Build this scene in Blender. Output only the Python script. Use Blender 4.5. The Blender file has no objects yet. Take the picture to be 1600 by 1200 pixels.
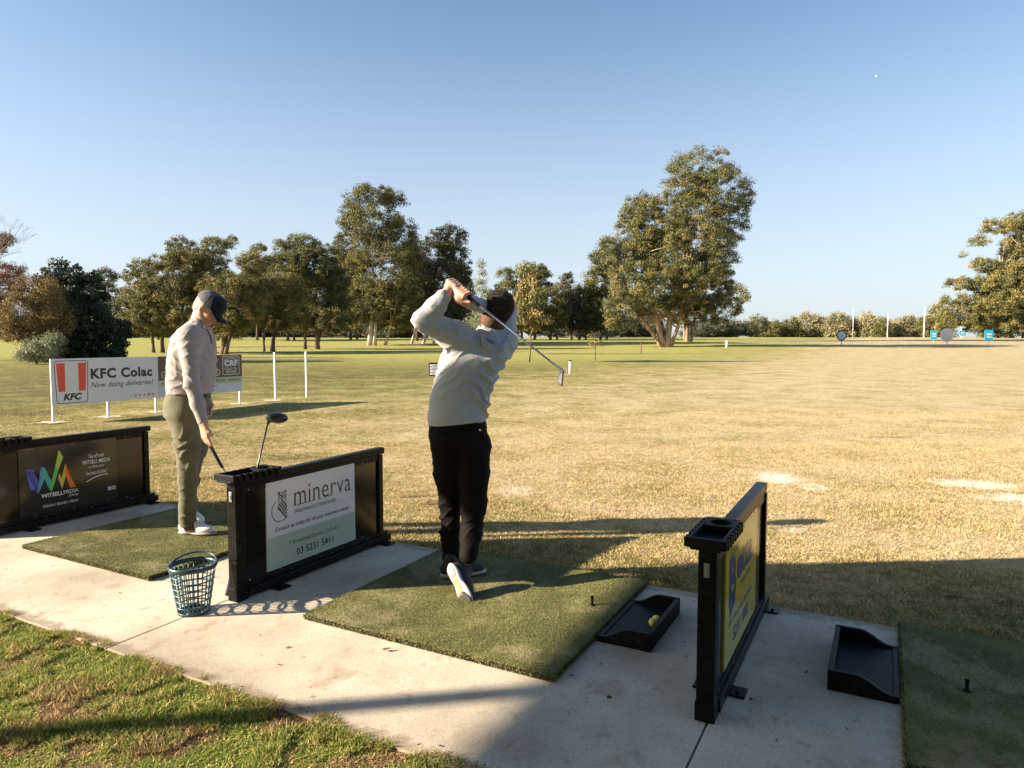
import bpy, bmesh, math, random
import numpy as np
from mathutils import Vector, Matrix, noise as mnoise
random.seed(7)
RNG = np.random.default_rng(11)
C = bpy.context.scene.collection
SC = bpy.context.scene

# ------------------------------------------------------------------ camera, sky, sun, exposure
FPX, CAMH = 1090.0, 1.45                       # focal length in pixels of the 1600 px photograph, eye height
PITCH = math.atan(70 / 1090)
cam_d = bpy.data.cameras.new('camera'); cam = bpy.data.objects.new('camera', cam_d); C.objects.link(cam)
cam_d.sensor_width = 36; cam_d.lens = 36 * FPX / 1600; cam_d.clip_start = 0.05; cam_d.clip_end = 6000
cam.location = (0, 0, CAMH); cam.rotation_euler = (math.radians(90) - PITCH, 0, 0)
SC.camera = cam
SUN_AZ = math.radians(80.5)                    # compass direction the shadows fall, from +Y towards +X
SUN_EL = math.radians(21.0)
SDIR = Vector((math.sin(SUN_AZ) * math.cos(SUN_EL), math.cos(SUN_AZ) * math.cos(SUN_EL), -math.sin(SUN_EL)))
sun_d = bpy.data.lights.new('sun', 'SUN'); sun = bpy.data.objects.new('sun', sun_d); C.objects.link(sun)
sun_d.energy = 5.0; sun_d.angle = math.radians(0.53); sun_d.color = (1.0, 0.86, 0.68)
sun.rotation_euler = SDIR.to_track_quat('-Z', 'Y').to_euler()
world = bpy.data.worlds.new('World'); SC.world = world; world.use_nodes = True
wn = world.node_tree; bg = wn.nodes['Background']
sky = wn.nodes.new('ShaderNodeTexSky'); sky.sky_type = 'NISHITA'; sky.sun_disc = False
sky.sun_elevation = SUN_EL; sky.sun_rotation = SUN_AZ + math.pi
sky.air_density = 1.0; sky.dust_density = 1.0; sky.ozone_density = 1.6; sky.altitude = 100
# pale air low over the horizon
wtc = wn.nodes.new('ShaderNodeTexCoord'); wsp = wn.nodes.new('ShaderNodeSeparateXYZ'); wn.links.new(wtc.outputs['Generated'], wsp.inputs[0])
wmr = wn.nodes.new('ShaderNodeMapRange'); wmr.interpolation_type = 'SMOOTHSTEP'; wn.links.new(wsp.outputs['Z'], wmr.inputs['Value'])
wmr.inputs['From Min'].default_value = -.05; wmr.inputs['From Max'].default_value = .46; wmr.inputs['To Min'].default_value = .80; wmr.inputs['To Max'].default_value = 0
wmx = wn.nodes.new('ShaderNodeMix'); wmx.data_type = 'RGBA'; wn.links.new(wmr.outputs[0], wmx.inputs[0]); wn.links.new(sky.outputs[0], wmx.inputs[6])
wmx.inputs[7].default_value = (3.75, 4.1, 4.45, 1)
wtn = wn.nodes.new('ShaderNodeMix'); wtn.data_type = 'RGBA'; wtn.blend_type = 'MULTIPLY'; wtn.inputs[0].default_value = 1.0
wn.links.new(wmx.outputs[2], wtn.inputs[6]); wtn.inputs[7].default_value = (.97, .99, 1.03, 1)
wn.links.new(wtn.outputs[2], bg.inputs[0]); bg.inputs[1].default_value = 0.061
SC.view_settings.view_transform = 'Standard'; SC.view_settings.look = 'None'
SC.view_settings.exposure = 1.74; SC.view_settings.gamma = 1.0

# ------------------------------------------------------------------ frames of reference
ANG = math.radians(28.17)                      # the tees are turned 28 degrees from the view
SA, CA = math.sin(ANG), math.cos(ANG)
ROWZ = math.radians(90) - ANG                  # rotation that turns local +X down the range
def AB(a, b, z=0.0): return Vector((a * SA + b * CA, a * CA - b * SA, z))
def zt(x, y):
    """height of the terrain"""
    pts = [(-50, 0), (30, 0), (45, .0), (60, .15), (85, .45), (100, .9), (120, 1.4), (150, 1.72), (200, 2.02), (300, 2.4), (600, 3.4), (3000, 11)]
    y = np.asarray(y, float); x = np.asarray(x, float)
    z = np.interp(y, [p[0] for p in pts], [p[1] for p in pts])
    w = np.clip((y - 12) / 40, 0, 1)
    a = x * SA + y * CA; b = x * CA - y * SA
    sm = lambda q: q * q * (3 - 2 * q)
    z = z - .09 * sm(np.clip((a - 4.05) / 2.2, 0, 1)) * sm(np.clip((b + 10.5) / 4.5, 0, 1)) * sm(np.clip((60 - y) / 30, 0, 1))
    return z + w * (0.07 * np.sin(x * .11 + 1.3) * np.sin(y * .13) + 0.05 * np.sin(x * .05 + y * .07))
def W(u, v, Y):
    """point seen at photograph pixel (u, v) when it stands Y metres ahead"""
    x = (u - 800) / FPX; y = -(v - 600) / FPX
    d = Vector((x, math.cos(PITCH) + y * math.sin(PITCH), -math.sin(PITCH) + y * math.cos(PITCH)))
    t = Y / d.y
    return Vector((d.x * t, Y, CAMH + d.z * t))
def on_ground(u, Y):
    x = W(u, 540, Y).x
    return Vector((x, Y, float(zt(x, Y))))

# ------------------------------------------------------------------ object helpers
def props(o, label=None, cat=None, group=None, kind=None):
    if label: o['label'] = label
    if cat: o['category'] = cat
    if group: o['group'] = group
    if kind: o['kind'] = kind
    return o
def thing(name, label, cat, loc=(0, 0, 0), rotz=0, group=None):
    o = bpy.data.objects.new(name, None); C.objects.link(o)
    o.location = loc; o.rotation_euler = (0, 0, rotz); o.empty_display_size = .1
    return props(o, label, cat, group)
def link_mesh(name, me, mats, parent=None, smooth=False):
    o = bpy.data.objects.new(name, me); C.objects.link(o)
    for m in (mats if isinstance(mats, (list, tuple)) else [mats]): me.materials.append(m)
    if smooth: me.shade_smooth()
    if parent: o.parent = parent
    return o
def obj(name, bm, mats, parent=None, smooth=False):
    me = bpy.data.meshes.new(name); bm.to_mesh(me); bm.free()
    return link_mesh(name, me, mats, parent, smooth)
def np_mesh(name, verts, faces_list, attr=None):
    """faces_list: list of int arrays (n,k)"""
    me = bpy.data.meshes.new(name)
    verts = np.ascontiguousarray(verts, dtype=np.float32)
    me.vertices.add(len(verts)); me.vertices.foreach_set('co', verts.ravel())
    loops = np.concatenate([f.ravel() for f in faces_list]).astype(np.int32)
    tot = np.concatenate([np.full(len(f), f.shape[1], np.int32) for f in faces_list])
    st = np.concatenate([[0], np.cumsum(tot)[:-1]]).astype(np.int32)
    me.loops.add(len(loops)); me.loops.foreach_set('vertex_index', loops)
    me.polygons.add(len(tot)); me.polygons.foreach_set('loop_start', st)
    me.update(calc_edges=True)
    if attr is not None:
        at = me.attributes.new('tint', 'FLOAT', 'FACE'); at.data.foreach_set('value', attr.astype(np.float32))
    return me
def bx(bm, x0, x1, y0, y1, z0, z1, mi=0, bev=0.0):
    r = bmesh.ops.create_cube(bm, size=1.0)
    M = Matrix.Translation(((x0 + x1) / 2, (y0 + y1) / 2, (z0 + z1) / 2)) @ Matrix.Diagonal((x1 - x0, y1 - y0, z1 - z0, 1))
    bmesh.ops.transform(bm, matrix=M, verts=r['verts'])
    fs = {f for v in r['verts'] for f in v.link_faces}
    for f in fs: f.material_index = mi
    if bev:
        es = {e for v in r['verts'] for e in v.link_edges}
        rr = bmesh.ops.bevel(bm, geom=list(es), offset=bev, segments=2, affect='EDGES', profile=.6)
        for f in rr['faces']: f.material_index = mi
def tube(bm, pts, rad, seg=8, mi=0, caps=True):
    pts = [Vector(p) for p in pts]; n = len(pts)
    if not isinstance(rad, (list, tuple)): rad = [rad] * n
    rings = []; prev = None
    for i, p in enumerate(pts):
        t = (pts[min(i + 1, n - 1)] - pts[max(i - 1, 0)])
        if t.length < 1e-9: t = Vector((0, 0, 1))
        t.normalize()
        if prev is None:
            u = t.orthogonal().normalized()
        else:
            u = (prev - t * prev.dot(t)); u = u.normalized() if u.length > 1e-6 else t.orthogonal().normalized()
        prev = u; w = t.cross(u)
        rings.append([bm.verts.new(p + (u * math.cos(2 * math.pi * k / seg) + w * math.sin(2 * math.pi * k / seg)) * rad[i]) for k in range(seg)])
    for i in range(n - 1):
        for k in range(seg):
            f = bm.faces.new((rings[i][k], rings[i][(k + 1) % seg], rings[i + 1][(k + 1) % seg], rings[i + 1][k]))
            f.material_index = mi; f.smooth = True
    if caps:
        for ring in (rings[0][::-1], rings[-1]):
            f = bm.faces.new(ring); f.material_index = mi
def lathe(bm, prof, seg=32, centre=(0, 0, 0), mi=0, close=False):
    c = Vector(centre); rings = []
    for r, z in prof:
        rings.append([bm.verts.new(c + Vector((r * math.cos(2 * math.pi * k / seg), r * math.sin(2 * math.pi * k / seg), z))) for k in range(seg)])
    m = len(rings)
    for i in range(m if close else m - 1):
        for k in range(seg):
            f = bm.faces.new((rings[i][k], rings[i][(k + 1) % seg], rings[(i + 1) % m][(k + 1) % seg], rings[(i + 1) % m][k]))
            f.material_index = mi; f.smooth = True
def poly(bm, pts, mi=0):
    f = bm.faces.new([bm.verts.new(p) for p in pts]); f.material_index = mi; return f

# ------------------------------------------------------------------ materials
class NT:
    def __init__(s, name):
        s.m = bpy.data.materials.new(name); s.m.use_nodes = True; s.t = s.m.node_tree; s.n = s.t.nodes
        s.b = s.n['Principled BSDF']; s.out = s.n['Material Output']; s.tc = None
    def node(s, typ, **kw):
        x = s.n.new(typ)
        for k, v in kw.items(): setattr(x, k, v)
        return x
    def link(s, a, b): s.t.links.new(a, b)
    def setin(s, sock, v):
        if isinstance(v, bpy.types.NodeSocket): s.link(v, sock)
        else: sock.default_value = v
    def coord(s):
        if not s.tc: s.tc = s.node('ShaderNodeTexCoord')
        return s.tc.outputs['Object']
    def sep(s):
        x = s.node('ShaderNodeSeparateXYZ'); s.link(s.coord(), x.inputs[0]); return x.outputs
    def noise(s, scale, detail=4, rough=.6, vec=None, dist=0.0):
        x = s.node('ShaderNodeTexNoise'); x.inputs['Scale'].default_value = scale; x.inputs['Detail'].default_value = detail
        x.inputs['Roughness'].default_value = rough; x.inputs['Distortion'].default_value = dist
        s.link(vec or s.coord(), x.inputs['Vector']); return x.outputs['Fac']
    def math(s, op, a, b=0.0, c=None, clamp=False):
        x = s.node('ShaderNodeMath', operation=op, use_clamp=clamp); s.setin(x.inputs[0], a); s.setin(x.inputs[1], b)
        if c is not None: s.setin(x.inputs[2], c)
        return x.outputs[0]
    def ramp(s, f, lo, hi, a=0.0, b=1.0):
        x = s.node('ShaderNodeMapRange'); x.interpolation_type = 'SMOOTHSTEP'
        s.setin(x.inputs['Value'], f); x.inputs['From Min'].default_value = lo; x.inputs['From Max'].default_value = hi
        x.inputs['To Min'].default_value = a; x.inputs['To Max'].default_value = b; return x.outputs[0]
    def mix(s, f, a, b, mode='MIX'):
        x = s.node('ShaderNodeMix', data_type='RGBA', blend_type=mode)
        s.setin(x.inputs[0], f)
        for sock, v in ((x.inputs[6], a), (x.inputs[7], b)):
            if isinstance(v, bpy.types.NodeSocket): s.link(v, sock)
            else: sock.default_value = (*v, 1) if len(v) == 3 else v
        return x.outputs[2]
    def cramp(s, f, stops):
        x = s.node('ShaderNodeValToRGB'); s.link(f, x.inputs[0]); e = x.color_ramp.elements
        while len(e) < len(stops): e.new(.5)
        for i, (p, c) in enumerate(stops): e[i].position = p; e[i].color = (*c, 1)
        return x.outputs[0]
    def bump(s, h, strength=.3, dist=.01, normal=None):
        x = s.node('ShaderNodeBump'); x.inputs['Strength'].default_value = strength; x.inputs['Distance'].default_value = dist
        s.link(h, x.inputs['Height'])
        if normal: s.link(normal, x.inputs['Normal'])
        s.link(x.outputs[0], s.b.inputs['Normal']); return x.outputs[0]
    def base(s, v): s.setin(s.b.inputs['Base Color'], v if isinstance(v, bpy.types.NodeSocket) else (*v, 1))
    def rough(s, v): s.setin(s.b.inputs['Roughness'], v)
def simple(name, col, rough=.6, metal=0.0, var=.15, scale=20, bump=0.0, bscale=80, spec=.5, bdist=.002, dust=0.0):
    t = NT(name); n = t.noise(scale, 5)
    k = t.math('MULTIPLY_ADD', n, 2 * var, 1 - var)
    t.base(t.mix(1.0, col, (1, 1, 1), 'MULTIPLY'))
    mx = t.node('ShaderNodeVectorMath', operation='SCALE'); mx.inputs[0].default_value = col; t.link(k, mx.inputs['Scale'])
    t.base(mx.outputs[0]); t.b.inputs['Metallic'].default_value = metal
    if dust:
        dn = t.ramp(t.noise(17, 7, .8, dist=.6), .50, .72); sc = t.ramp(t.noise(70, 4, .85, dist=2.5), .62, .68)
        t.base(t.mix(t.math('MULTIPLY', t.math('MAXIMUM', dn, sc), dust), mx.outputs[0], (.075, .066, .055)))
    t.rough(t.math('MULTIPLY_ADD', n, .2, rough - .1, clamp=True)); t.b.inputs['Specular IOR Level'].default_value = spec
    if bump: t.bump(t.noise(bscale, 4), bump, bdist)
    return t.m

def grass_colour(t):
    """colour of the turf by place, shared by the soil sheet and the blades"""
    s = t.sep(); x, y = s[0], s[1]
    a = t.math('ADD', t.math('MULTIPLY', x, SA), t.math('MULTIPLY', y, CA))
    b = t.math('SUBTRACT', t.math('MULTIPLY', x, CA), t.math('MULTIPLY', y, SA))
    big = t.noise(.16, 3); mid = t.noise(.9, 5, .65); fine = t.noise(9, 5, .7); vf = t.noise(60, 4, .7)
    dry = t.ramp(t.math('ADD', b, t.math('MULTIPLY_ADD', big, 14, -7)), -20, -1)
    nearstrip = t.ramp(a, 3.9, 6.5, 0.0, 1.0)
    dry = t.math('MULTIPLY', dry, t.math('MULTIPLY_ADD', nearstrip, .42, .58))
    patch = t.math('ADD', t.math('MULTIPLY', mid, .45), t.math('MULTIPLY', fine, .55))
    k = t.math('ADD', t.math('MULTIPLY_ADD', patch, 1.45, -.22), t.math('MULTIPLY_ADD', dry, .30, -.18))
    col = t.cramp(k, [(.30, (.115, .100, .035)), (.42, (.225, .205, .066)), (.53, (.355, .285, .128)), (.68, (.50, .405, .24))])
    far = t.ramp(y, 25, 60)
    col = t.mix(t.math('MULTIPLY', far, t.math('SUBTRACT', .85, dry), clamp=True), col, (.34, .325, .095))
    # brown thatch showing through
    br = t.ramp(t.noise(2.2, 5, .7, dist=.4), .55, .68)
    br = t.math('MULTIPLY', br, t.ramp(a, 8.5, 3.9, .25, .9))
    col = t.mix(br, col, (.30, .18, .09))
    sc = t.ramp(t.noise(4.5, 6, .8), .645, .69); col = t.mix(t.math('MULTIPLY', sc, .75), col, (.17, .095, .05))
    gr = t.ramp(t.noise(1.7, 6, .75), .55, .66); col = t.mix(t.math('MULTIPLY', gr, .28), col, (.20, .215, .055))
    # tufty green lawn on the camera side of the slab
    front = t.ramp(a, 1.90, 1.99, 1, 0)
    fk = t.ramp(t.math('ADD', t.math('MULTIPLY', t.noise(3.1, 4, .6), .7), t.math('MULTIPLY', t.noise(14, 3), .3)), .38, .52)
    col = t.mix(front, col, t.mix(fk, (.30, .205, .105), (.205, .260, .048)))
    # sandy divot fill
    def spot(cx, cy, rx, ry, ang, amt=.95):
        ca, sa = math.cos(ang), math.sin(ang)
        dx = t.math('SUBTRACT', x, cx); dy = t.math('SUBTRACT', y, cy)
        p = t.math('DIVIDE', t.math('ADD', t.math('MULTIPLY', dx, ca), t.math('MULTIPLY', dy, sa)), rx)
        q = t.math('DIVIDE', t.math('SUBTRACT', t.math('MULTIPLY', dy, ca), t.math('MULTIPLY', dx, sa)), ry)
        r = t.math('ADD', t.math('MULTIPLY', p, p), t.math('MULTIPLY', q, q))
        r = t.math('ADD', r, t.math('MULTIPLY_ADD', t.noise(7.5, 8, .95), 14.0, -7.0))
        return t.math('MULTIPLY', t.ramp(r, .4, 1.5, 1, 0), amt)
    for sp in SAND: col = t.mix(spot(*sp), col, (.72, .66, .56))
    for sp in SCUFF: col = t.mix(spot(*sp), col, (.13, .07, .035))
    v = t.math('MULTIPLY_ADD', vf, .9, .55)
    return t, col, v
SAND = [(2.98, 7.75, .20, .36, -.2), (3.15, 7.25, .14, .18, 0, .6), (4.95, 7.40, .36, .22, -.25), (5.05, 6.72, .42, .18, -.15), (.05, 7.1, .18, .22, .2, .5),
        (1.9, 5.9, .1, .06, 0, .5), (2.3, 5.6, .12, .05, .3, .5)]
SCUFF = [(-.90, 6.70, .22, .05, .4, .8), (-.7, 6.35, .14, .05, .5, .9), (-3.4, 7.4, .18, .06, .3, .6), (1.0, 6.2, .1, .04, 0, .6), (-2.9, 9.0, .4, .10, .1, .5), (6, 11, .4, .1, 0, .5)]
def m_ground():
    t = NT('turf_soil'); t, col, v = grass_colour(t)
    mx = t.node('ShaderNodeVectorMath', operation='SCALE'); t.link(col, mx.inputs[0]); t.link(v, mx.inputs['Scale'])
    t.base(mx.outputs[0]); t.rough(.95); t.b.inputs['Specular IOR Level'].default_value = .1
    h = t.math('ADD', t.noise(70, 4, .7), t.math('MULTIPLY', t.noise(6, 5, .7), 1.6))
    t.bump(h, .9, .03); return t.m
def m_blade():
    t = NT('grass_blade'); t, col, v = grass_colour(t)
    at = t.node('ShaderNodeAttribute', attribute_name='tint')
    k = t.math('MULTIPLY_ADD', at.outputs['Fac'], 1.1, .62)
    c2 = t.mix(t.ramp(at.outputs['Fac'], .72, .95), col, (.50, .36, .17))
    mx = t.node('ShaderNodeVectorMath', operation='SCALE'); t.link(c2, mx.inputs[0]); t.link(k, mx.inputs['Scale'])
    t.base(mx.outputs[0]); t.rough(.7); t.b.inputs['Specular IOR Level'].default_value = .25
    tr = t.node('ShaderNodeBsdfTranslucent'); t.link(mx.outputs[0], tr.inputs[0])
    ms = t.node('ShaderNodeMixShader'); ms.inputs[0].default_value = .3
    t.link(t.b.outputs[0], ms.inputs[1]); t.link(tr.outputs[0], ms.inputs[2]); t.link(ms.outputs[0], t.out.inputs[0])
    return t.m
def m_concrete():
    t = NT('brushed_concrete')
    n1 = t.noise(1.3, 5, .6); n2 = t.noise(7, 6, .7); n3 = t.noise(85, 4, .8)
    col = t.cramp(n1, [(.35, (.39, .325, .245)), (.5, (.53, .46, .35)), (.65, (.63, .555, .44))])
    st = t.ramp(n2, .56, .74); col = t.mix(t.math('MULTIPLY', st, .45), col, (.36, .31, .26))
    sp = t.ramp(t.noise(34, 3, .6), .70, .76); col = t.mix(t.math('MULTIPLY', sp, .5), col, (.16, .13, .11))
    big = t.ramp(t.noise(3.2, 3, .5, dist=.5), .64, .72); col = t.mix(t.math('MULTIPLY', big, .45), col, (.30, .20, .12))
    lx = t.sep()[0]; dirt = t.noise(11, 6, .75); ed = t.math('MAXIMUM', t.ramp(lx, 2.02, 1.915), t.ramp(lx, 3.80, 3.945))
    dk = t.ramp(t.math('ADD', t.math('MULTIPLY', dirt, 1.0), t.math('MULTIPLY', ed, .30)), .53, .74)
    col = t.mix(t.math('MULTIPLY', dk, .7), col, (.24, .18, .12))
    rust = t.ramp(t.noise(4, 7, .85, dist=1.0), .54, .66); col = t.mix(t.math('MULTIPLY', rust, .35), col, (.40, .27, .15))
    pit = t.ramp(t.noise(60, 5, .8), .42, .34); col = t.mix(t.math('MULTIPLY', pit, .5), col, (.22, .19, .16))
    k = t.math('MULTIPLY_ADD', n3, 1.1, .47)
    mx = t.node('ShaderNodeVectorMath', operation='SCALE'); t.link(col, mx.inputs[0]); t.link(k, mx.inputs['Scale'])
    t.base(mx.outputs[0]); t.rough(.85); t.b.inputs['Specular IOR Level'].default_value = .3
    mp = t.node('ShaderNodeMapping'); mp.inputs['Scale'].default_value = (1, 6, 1); mp.inputs['Rotation'].default_value = (0, 0, -ROWZ + .2)
    t.link(t.coord(), mp.inputs[0])
    h = t.math('ADD', t.math('MULTIPLY', t.noise(60, 3, .6, vec=mp.outputs[0]), .6), t.noise(180, 2))
    t.bump(h, .35, .004); return t.m
def m_leaf(name, stops, trans=.14):
    t = NT(name); at = t.node('ShaderNodeAttribute', attribute_name='tint')
    c = t.cramp(at.outputs['Fac'], stops); t.base(c); t.rough(.62); t.b.inputs['Specular IOR Level'].default_value = .35
    tr = t.node('ShaderNodeBsdfTranslucent'); t.link(c, tr.inputs[0])
    ms = t.node('ShaderNodeMixShader'); ms.inputs[0].default_value = trans
    t.link(t.b.outputs[0], ms.inputs[1]); t.link(tr.outputs[0], ms.inputs[2]); t.link(ms.outputs[0], t.out.inputs[0])
    return t.m
def m_mat():
    t = NT('artificial_turf'); at = t.node('ShaderNodeAttribute', attribute_name='tint')
    n = t.noise(3.2, 6, .75)
    col = t.cramp(t.math('ADD', t.math('MULTIPLY_ADD', n, 1.1, -.30), t.math('MULTIPLY', at.outputs['Fac'], .5)),
                  [(.2, (.105, .110, .034)), (.5, (.225, .215, .068)), (.8, (.35, .315, .145))])
    wr = t.ramp(t.noise(1.6, 5, .7), .53, .64); col = t.mix(t.math('MULTIPLY', wr, .45), col, (.34, .29, .17))
    lp = t.ramp(t.noise(26, 4, .8), .64, .70); col = t.mix(t.math('MULTIPLY', lp, .55), col, (.42, .38, .28))
    t.base(col); t.rough(.75); t.b.inputs['Specular IOR Level'].default_value = .3; return t.m
def m_cloth(name, col, rough=.85, var=.12, weave=900, melange=.0, sheen=.12, spec=.25):
    t = NT(name); n = t.noise(6, 4); w = t.noise(weave, 2, .5)
    k = t.math('ADD', t.math('MULTIPLY_ADD', n, 2 * var, 1 - var), t.math('MULTIPLY_ADD', w, melange, -melange / 2))
    mx = t.node('ShaderNodeVectorMath', operation='SCALE'); mx.inputs[0].default_value = col; t.link(k, mx.inputs['Scale'])
    t.base(mx.outputs[0]); t.rough(rough); t.b.inputs['Specular IOR Level'].default_value = spec
    t.b.inputs['Sheen Weight'].default_value = sheen
    t.bump(t.math('ADD', t.math('MULTIPLY', t.noise(24, 4, .6, dist=1.5), 2.0), t.math('MULTIPLY', w, .3)), .35, .006); return t.m
def m_skin():
    t = NT('skin'); n = t.noise(40, 4)
    t.base(t.mix(n, (.52, .26, .17), (.62, .34, .23))); t.rough(.5)
    t.b.inputs['Subsurface Weight'].default_value = .08; t.b.inputs['Subsurface Radius'].default_value = (.01, .004, .002)
    t.bump(t.noise(300, 3), .12, .001); return t.m
def m_bark(name, c1, c2):
    t = NT(name); mp = t.node('ShaderNodeMapping'); mp.inputs['Scale'].default_value = (1, 1, .18); t.link(t.coord(), mp.inputs[0])
    n = t.noise(5, 5, .65, vec=mp.outputs[0]); t.base(t.mix(t.ramp(n, .35, .65), c1, c2)); t.rough(.9)
    t.bump(n, .8, .05); return t.m
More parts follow.
